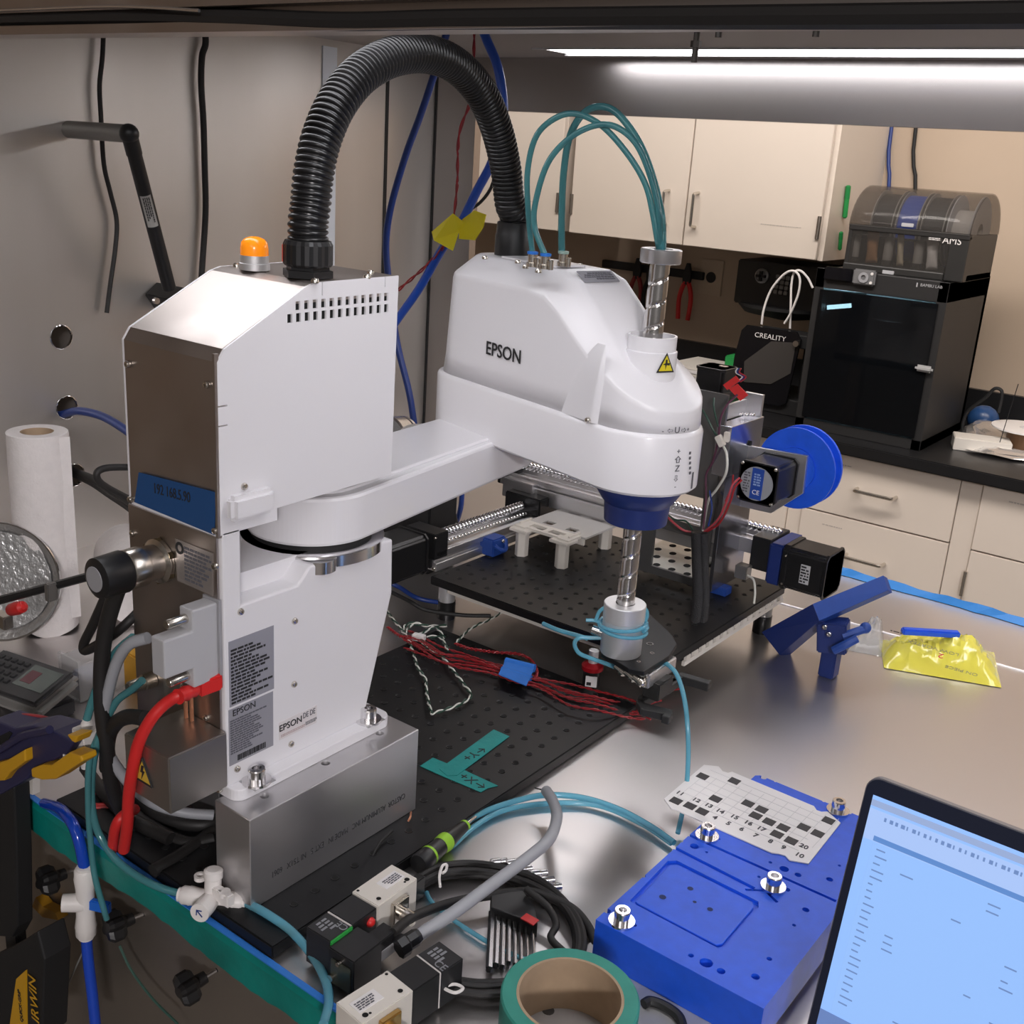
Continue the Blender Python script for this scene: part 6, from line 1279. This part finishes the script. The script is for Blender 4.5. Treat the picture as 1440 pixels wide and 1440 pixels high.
obj('bar', MB().tube([onY(-30, 852, ya-.03), onY(60, 828, ya), onY(142, 806, ya+.03)], .0048, 8, res=2), BLACK, tc_); obj('grip', MB().lathe([(.004, 0), (.0072, .004), (.0078, .02), (.0066, .03), (.003, .033)], onY(14, 858, ya), onY(64, 845, ya)-onY(14, 858, ya), 16), RED, tc_); obj('bracket', MB().obox(onY(72, 832, ya), X, Z, -Y, .0035, .010, .006, .001), mat('bracket_grey', (.20, .19, .18), .4, .5), tc_)
obj('pivot', MB().obox(onY(4, 872, ya), X, Z, -Y, .012, .008, .006, .001), NICKEL, tc_)
mt_ = thing('hand_meter', 'grey hand held instrument with dark keypad and small screen on the bench corner', 'meter', onZ(45, 985, .0))
mz = .045; mcn = onZ(40, 958, mz); ux = V((.98, .2, 0)).normalized(); uy = Z.cross(ux); tl = (uy*.96+Z*.26).normalized(); un = ux.cross(tl)
mcn = mcn-ux*.015
obj('shell', MB().obox(mcn-un*.011, ux, tl, un, .062, .036, .010, .008), mat('meter_shell', (.24, .235, .225), .4), mt_); fcp = obj('face', MB().obox(mcn+un*.0002, ux, tl, un, .058, .031, .004, .003), mat('meter_face', (.05, .05, .052), .45), mt_)
obj('screen', MB().obox(mcn+ux*.028+tl*.004+un*.0044, ux, tl, un, .023, .018, .0006), mat('meter_screen', (.10, .12, .11), .12), fcp); obj('screen_patch', MB().obox(mcn+ux*.018+tl*.003+un*.0052, ux, tl, un, .008, .010, .0002), mat('meter_red', (.12, .04, .05), .3), fcp)
for i in range(5):
    for j in range(4): obj('key', MB().obox(mcn-ux*(.004+i*.0105)+tl*(.018-j*.0105)+un*.0048, ux, tl, un, .0038, .0032, .0014, .0008), mat('key_dark', (.03, .03, .032), .5), fcp)
obj('stand', MB().box(mcn.x-.06, mcn.x+.05, mcn.y-.01, mcn.y+.04, .0005, .022, .003), mat('stand_dark', (.04, .04, .045), .5), mt_)
q = onZ(112, 985, 0); solo('clear_tray', MB().box(q.x-.035, q.x+.008, q.y-.004, q.y+.0, 0.001, .055).box(q.x-.035, q.x-.033, q.y, q.y+.06, .001, .05).box(q.x+.006, q.x+.008, q.y, q.y+.06, .001, .05).box(q.x-.035, q.x+.008, q.y, q.y+.06, .001, .003), CLEAR, 'small clear plastic tray beside the hand held meter', 'tray')
solo('swab_bundle', MB().box(q.x-.028, q.x+.004, q.y+.004, q.y+.04, .004, .03, .004), mat('blue_white', (.35, .38, .5), .6, bump=.8, bscale=90), 'bunch of small white and blue packets in the clear tray', 'packets')
q = onZ(175, 985, .0); solo('orange_box', MB().box(q.x-.03, q.x+.05, q.y+.02, q.y+.07, .0005, .05, .002), mat('orange_print', (.62, .32, .03), .6), 'small orange box behind the robot cables', 'box')
# ------------------------------------------------------------------ blue and yellow clamps
def Q(x, y, Yy): return onY(x, y, Yy)
cl1 = thing('bar_clamp', 'dark blue bar clamp with yellow release triggers gripping the front bench edge', 'clamp', Q(50, 1085, .5))
yc = .482
body_ = [(-12, 1012), (20, 1024), (45, 1020), (75, 1028), (104, 1044), (92, 1062), (70, 1072), (48, 1082), (38, 1096), (0, 1118), (-14, 1120)]
obj('body', MB().prism([(Q(x, y, yc).x, Q(x, y, yc).z) for x, y in body_], (0, yc, 0), X, Z, Y, .03), mat('clamp_navy', (.022, .022, .075), .42), cl1, .002)
obj('ridge', MB().tube([Q(-12, 1062, yc-.002), Q(20, 1042, yc-.002), Q(35, 1034, yc-.002), Q(70, 1026, yc-.002)], .004, 8), mat('clamp_navy', (.022, .022, .075), .42), cl1)
for pts in ([(-10, 1074), (12, 1068), (37, 1053), (38, 1070), (16, 1086), (8, 1097), (-12, 1098)], [(46, 1080), (62, 1074), (74, 1075), (100, 1057), (116, 1062), (118, 1070), (80, 1095), (62, 1096), (47, 1092)], [(96, 1032), (112, 1034), (108, 1044), (104, 1042)]):
    obj('yellow_trigger', MB().prism([(Q(x, y, yc-.006).x, Q(x, y, yc-.006).z) for x, y in pts], (0, yc-.008, 0), X, Z, Y, .016), YELLOW, cl1, .0015)
obj('slot', MB().prism([(Q(x, y, yc).x, Q(x, y, yc).z) for x, y in ((-10, 1040), (14, 1028), (18, 1031), (8, 1047), (-10, 1050))], (0, yc-.001, 0), X, Z, Y, .004), DARK, cl1)
obj('clamp_bar', MB().obox((Q(8, 1250, yc).x-.012, yc+.012, -.22), X, Y, Z, .012, .006, .20, .001), BLACKM, cl1)
obj('clamp_jaw', MB().prism([(Q(x, y, yc).x, Q(x, y, yc).z) for x, y in ((-12, 1110), (16, 1108), (20, 1200), (22, 1305), (14, 1320), (-12, 1318))], (0, yc+.002, 0), X, Z, Y, .018), BLACKM, cl1, .002)
obj('beige_pad', MB().prism([(Q(x, y, yc+.02).x, Q(x, y, yc+.02).z) for x, y in ((26, 1100), (46, 1094), (46, 1118), (30, 1112))], (0, yc+.02, 0), X, Z, Y, .008), IVORY, cl1)
cl2 = thing('bar_clamp', 'black clamp with a yellow printed plate hanging below the bench front', 'clamp', Q(30, 1430, .47))
yc2 = .465
obj('body', MB().prism([(Q(x, y, yc2).x, Q(x, y, yc2).z) for x, y in ((-12, 1345), (20, 1330), (52, 1310), (62, 1350), (58, 1460), (-12, 1460))], (0, yc2, 0), X, Z, Y, .03), BLACKM, cl2, .002)
plq = [(Q(x, y, yc2-.001).x, Q(x, y, yc2-.001).z) for x, y in ((24, 1376), (37, 1364), (38, 1460), (12, 1460))]; yp = obj('yellow_plate', MB().prism(plq, (0, yc2-.002, 0), X, Z, Y, .002), YELLOW, cl2)
p = Q(48, 1405, yc2-.002); text('lettering', 'IRWIN', .020, (p.x, yc2-.0022, p.z), Z, -X, YELLOW, cl2); p = Q(29, 1410, yc2-.002); text('lettering', 'QUICK-GRIP', .0075, (p.x, yc2-.0026, p.z-.004), Z, -X, INK, yp)
ya2 = [(50, 1262), (45, 1275), (60, 1290), (82, 1294), (78, 1284), (60, 1275)]
solo('yellow_hook', MB().prism([(Q(x, y, .53).x, Q(x, y, .53).z) for x, y in ya2], (0, .53, 0), X, Z, Y, .012), mat('amber_dull', (.40, .20, .01), .5), 'curved yellow clamp tip below the bench edge', 'clamp tip')
# black star knobs under the bench front
for i, (kx, ky, sx_, sy_) in enumerate(((66, 1238, 108, 1222), (160, 1302, 205, 1284), (262, 1390, 308, 1362))):
    a = onY(kx, ky, .515); b = onY(sx_, sy_, .548); d_ = (b-a).normalized()
    t = thing('star_knob', ['black star knob on a bright screw under the bench beside the yellow clamp tip', 'black star knob on a bright screw below the white tube valve', 'black star knob on a bright screw below the green edge tape and white tee fitting'][i], 'knob', a)
    m = MB(); nk = 24; vs = []
    for h in (0, .004, .014, .018):
        for k in range(nk): an_ = 2*PI*k/nk; r = (.0125+.0035*math.cos(4*an_))*(1 if 0 < h < .018 else .8); e1 = d_.orthogonal().normalized(); e2 = d_.cross(e1); vs.append(a-d_*.008+d_*h+(e1*math.cos(an_)+e2*math.sin(an_))*r)
    m.add(vs, [(i_*nk+k, i_*nk+(k+1) % nk, (i_+1)*nk+(k+1) % nk, (i_+1)*nk+k) for i_ in range(3) for k in range(nk)]); m.add(vs[:nk], [tuple(range(nk))[::-1]]); m.add(vs[-nk:], [tuple(range(nk))])
    obj('knob', m, BLACK, t); obj('hub', MB().cyl(a, a+d_*.02, .0075, .006, n=14), BLACK, t); obj('screw_rod', MB().cyl(a, b, .0022, n=8), STEEL_SHINY, t); obj('screw_tip', MB().sphere(b, .004, 10), BLACK, t)
# ------------------------------------------------------------------ white push fittings
def fitting(label, pts, r, par_extra):
    t = thing('tube_fitting', label, 'fitting', pts[0]); m = MB()
    a, b = V(pts[0]), V(pts[1]); L = (b-a).length
    obj('body', MB().lathe([(r*.8, 0), (r*.95, .002), (r*.95, L*.12), (r*1.0, L*.14), (r*.85, L*.3), (r*.85, L*.7), (r*1.0, L*.86), (r*.95, L*.88), (r*.95, L-.002), (r*.8, L)], a, b-a, 24), WHITE, t)
    for e_, d_ in ((a, a-b), (b, b-a)): obj('collet', MB().lathe([(r*.72, 0), (r*.72, .0025), (r*.5, .003)], e_, d_, 20), WHITE, t)
    par_extra(t, a, b); return t
yv = .497
def ex1(t, a, b):
    m_ = (a+b)/2; obj('lever', MB().cyl(m_, m_+V((-.014, -.016, .001)), .0095, .0088, n=20), WHITE, t); obj('handle', MB().obox(m_+V((.016, .004, .002)), V((.95, .3, .1)).normalized(), Z, V((.3, -.95, 0)).normalized(), .014, .006, .003, .001), mat('blue_handle', (.01, .13, .62), .4), t)
fitting('white inline tube valve with blue handle in front of the bench edge', [onY(121, 1315, yv), onY(119, 1221, yv)], .0105, ex1)
fz = onZ(255, 1258, .014); fz2 = onZ(343, 1268, .014)
def ex2(t, a, b):
    m_ = (a+b)/2; obj('stem', MB().lathe([(.0075, 0), (.0075, .020), (.0085, .021), (.0085, .0275), (.006, .029)], m_, V((-.05, .1, 1)), 20), WHITE, t)
    obj('arrow_cap', MB().cyl(m_, m_+V((.010, -.022, .002)), .0088, n=24), WHITE, t); text('lettering', '↖', .012, m_+V((.0101, -.0223, .002)), V((.91, .41, 0)), V((0, .1, 1)), BLUECAB, t)
    for dx in (-.017, .017): obj('eyelet', MB().ring(m_+V((dx, .0, .012)), m_+V((dx, .0, .016)), .0055, .003, 16), WHITE, t); 
    obj('web', MB().obox(m_+V((.010, 0, .010)), X, Y, Z, .016, .004, .006, .001), WHITE, t)
fitting('white tee fitting with blue arrow lying on the breadboard corner', [fz, fz2], .0088, ex2)
yu = .50
def ex3(t, a, b):
    m_ = a.lerp(b, .25); obj('knob', MB().lathe([(.0075, 0), (.0075, .008), (.009, .009), (.009, .018), (.0075, .019), (0, .019)], m_, V((-.55, -.8, -.1)), 10, smooth=False), WHITE, t); obj('block', MB().obox(a.lerp(b, .6), X, Y, Z, .0095, .0085, .012, .001), WHITE, t)
fitting('white tube fitting with round knob beside the blue clamp', [onY(120, 1076, yu), onY(122, 1015, yu)], .0055, ex3)
# ------------------------------------------------------------------ tubes and cables at the robot rear
def yt(nm, pts, r, m, label, cat='tube', n=10): return solo(nm, MB().tube([onY(x, y, Yy) for x, y, Yy in pts], r, n), m, label, cat)
yt('blue_tube', [(62, 1130, .515), (85, 1138, .508), (103, 1160, .500), (113, 1190, .498), (119, 1222, .497)], .0056, BLUETUBE, 'blue air tube bending over the bench edge into the white valve')
yt('blue_tube', [(121, 1314, .497), (124, 1350, .495), (130, 1400, .492), (135, 1450, .49)], .0056, BLUETUBE, 'blue air tube hanging straight below the white valve')
yt('air_tube', [(122, 1012, .5), (130, 985, .505), (145, 945, .51), (165, 915, .512), (187, 896, .515)], .0038, TEAL, 'teal tube rising from the white knob fitting to the grey data connector')
yt('air_tube', [(150, 1010, .505), (165, 985, .508), (185, 970, .51), (200, 957, .512)], .0036, TEAL, 'teal tube running to the round port on the robot rear')
yt('air_tube', [(150, 1008, .505), (138, 1040, .498), (130, 1080, .494), (129, 1130, .492), (138, 1170, .492), (160, 1205, .495), (190, 1230, .50), (222, 1247, .505), (258, 1258, .517)], .0036, TEAL, 'teal tube drooping over the bench edge to the white tee fitting')
yt('air_tube', [(140, 1030, .502), (126, 1070, .49), (124, 1130, .488), (128, 1190, .488), (134, 1235, .488), (145, 1275, .489), (150, 1292, .492)], .0030, TEAL, 'teal tube hanging down past the white valve')
solo('air_tube', MB().tube([fz2, onZ(375, 1285, .018), onZ(410, 1310, .014), onZ(440, 1345, .010), onZ(458, 1380, .008), onZ(462, 1410, .008), onZ(455, 1440, .008)], .0040, 10), TEALB, 'teal tube curving from the white tee fitting across the bench front', 'tube')
yt('thin_cord', [(168, 1330, .52), (185, 1365, .52), (215, 1405, .52), (250, 1440, .52)], .0014, mat('green_cord', (.04, .10, .08), .5), 'thin green cord hanging under the bench front', 'cord', 6)
yt('thin_cord', [(118, 1335, .52), (100, 1375, .52), (80, 1420, .52), (72, 1450, .52)], .0010, mat('grey_cord', (.25, .25, .24), .5), 'thin grey cord hanging beside the blue tube', 'cord', 6)
# red network cable
rc = thing('network_cable', 'red network cable with moulded plug curving down from the robot rear', 'cable', onY(160, 1190, .49))
pl0 = onY(304, 958, RY-.006); pl1 = onY(276, 968, RY-.022)
obj('plug', MB().obox(pl0.lerp(pl1, .35), (pl1-pl0).normalized(), Z, (pl1-pl0).normalized().cross(Z), .010, .007, .006, .0015), RED, rc)
bt_ = [(.0068 if i % 2 else .0056, .0042*i) for i in range(6)]; obj('boot', MB().lathe(bt_, pl1, onY(250, 980, .50)-pl1, 16), RED, rc)
obj('cord', MB().tube([pl1, onY(255, 976, .505), onY(232, 990, .495), onY(212, 1012, .485), onY(195, 1045, .478), onY(186, 1085, .476), onY(181, 1120, .478), onY(179, 1160, .482), onY(174, 1195, .488)], .0052, 12), RED, rc)
solo('network_cable', MB().tube([onY(x, y, Yy) for x, y, Yy in [(158, 1195, .50), (162, 1165, .495), (172, 1148, .50), (190, 1138, .52)]], .005, 10), RED, 'short red cable loop beside the main red cable', 'cable')
for k, pts in enumerate(([(125, 1136), (160, 1134), (200, 1130), (240, 1122), (262, 1118)], [(228, 1098), (240, 1088), (260, 1090), (280, 1105), (310, 1112)], [(228, 1108), (245, 1100), (265, 1100), (290, 1115)], [(135, 1118), (148, 1104), (165, 1100)], [(230, 1118), (250, 1112), (275, 1116), (300, 1122)])):
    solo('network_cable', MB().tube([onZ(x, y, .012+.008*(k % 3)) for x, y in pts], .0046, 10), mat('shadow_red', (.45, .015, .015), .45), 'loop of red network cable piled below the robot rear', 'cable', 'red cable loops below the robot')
yt('grey_cable', [(208, 897, .512), (182, 906, .505), (165, 930, .503), (153, 970, .502), (146, 1010, .502), (150, 1050, .505), (165, 1080, .515), (190, 1110, .53), (220, 1132, .55), (262, 1143, .57), (300, 1146, .59)], .0052, GREYCABLE, 'light grey data cable looping from the grey connector to the bench', 'cable')
yt('black_cable', [(176, 812, .50), (165, 830, .50), (150, 880, .50), (143, 930, .50), (143, 990, .50), (150, 1050, .505), (157, 1100, .515), (172, 1140, .53), (205, 1180, .55), (260, 1215, .57)], .0072, RUBBER, 'thick black power cable dropping from the round robot plug', 'cable')
yt('black_cable', [(158, 812, .52), (150, 835, .52), (130, 880, .52), (118, 905, .52), (120, 915, .52), (140, 905, .52), (165, 888, .53), (185, 870, .54), (205, 850, .56)], .0045, RUBBER, 'black cable bent sharply beside the robot rear', 'cable')
yt('black_cable', [(205, 1010, .50), (180, 1008, .50), (162, 1018, .505), (152, 1040, .51), (150, 1080, .52)], .0070, RUBBER, 'black cable curling behind the power box', 'cable')
for k, pts in enumerate(([(170, 1130), (210, 1160), (260, 1185), (300, 1180)], [(190, 1120), (230, 1150), (280, 1160), (310, 1150)], [(215, 1225), (250, 1205), (285, 1180), (300, 1165)], [(120, 1080), (150, 1120), (190, 1155), (240, 1180)])):
    solo('black_cable', MB().tube([onZ(x, y, .012+.006*(k % 2)) for x, y in pts], .0066, 10), RUBBER, 'thick black cable lying on the bench below the robot rear', 'cable', 'black cables below the robot')
yt('red_lead', [(10, 1018, .50), (25, 1008, .505), (48, 1008, .51), (75, 1014, .515), (110, 1022, .52)], .0030, mat('dull_red', (.30, .03, .035), .5), 'dark red test lead passing behind the blue clamp', 'lead')
solo('blue_cable', MB().tube([onY(x, y, 1.52) for x, y in [(652, 640), (650, 690), (647, 718), (638, 740), (620, 752)]], .005, 10), BLUECAB, 'dark blue cable end hanging below the robot arm behind the gantry', 'cable')
solo('black_cable', MB().tube([onY(x, y, 1.50) for x, y in [(636, 650), (634, 700), (640, 735), (650, 760)]], .006, 10), RUBBER, 'black cable hanging behind the gantry below the robot arm', 'cable')
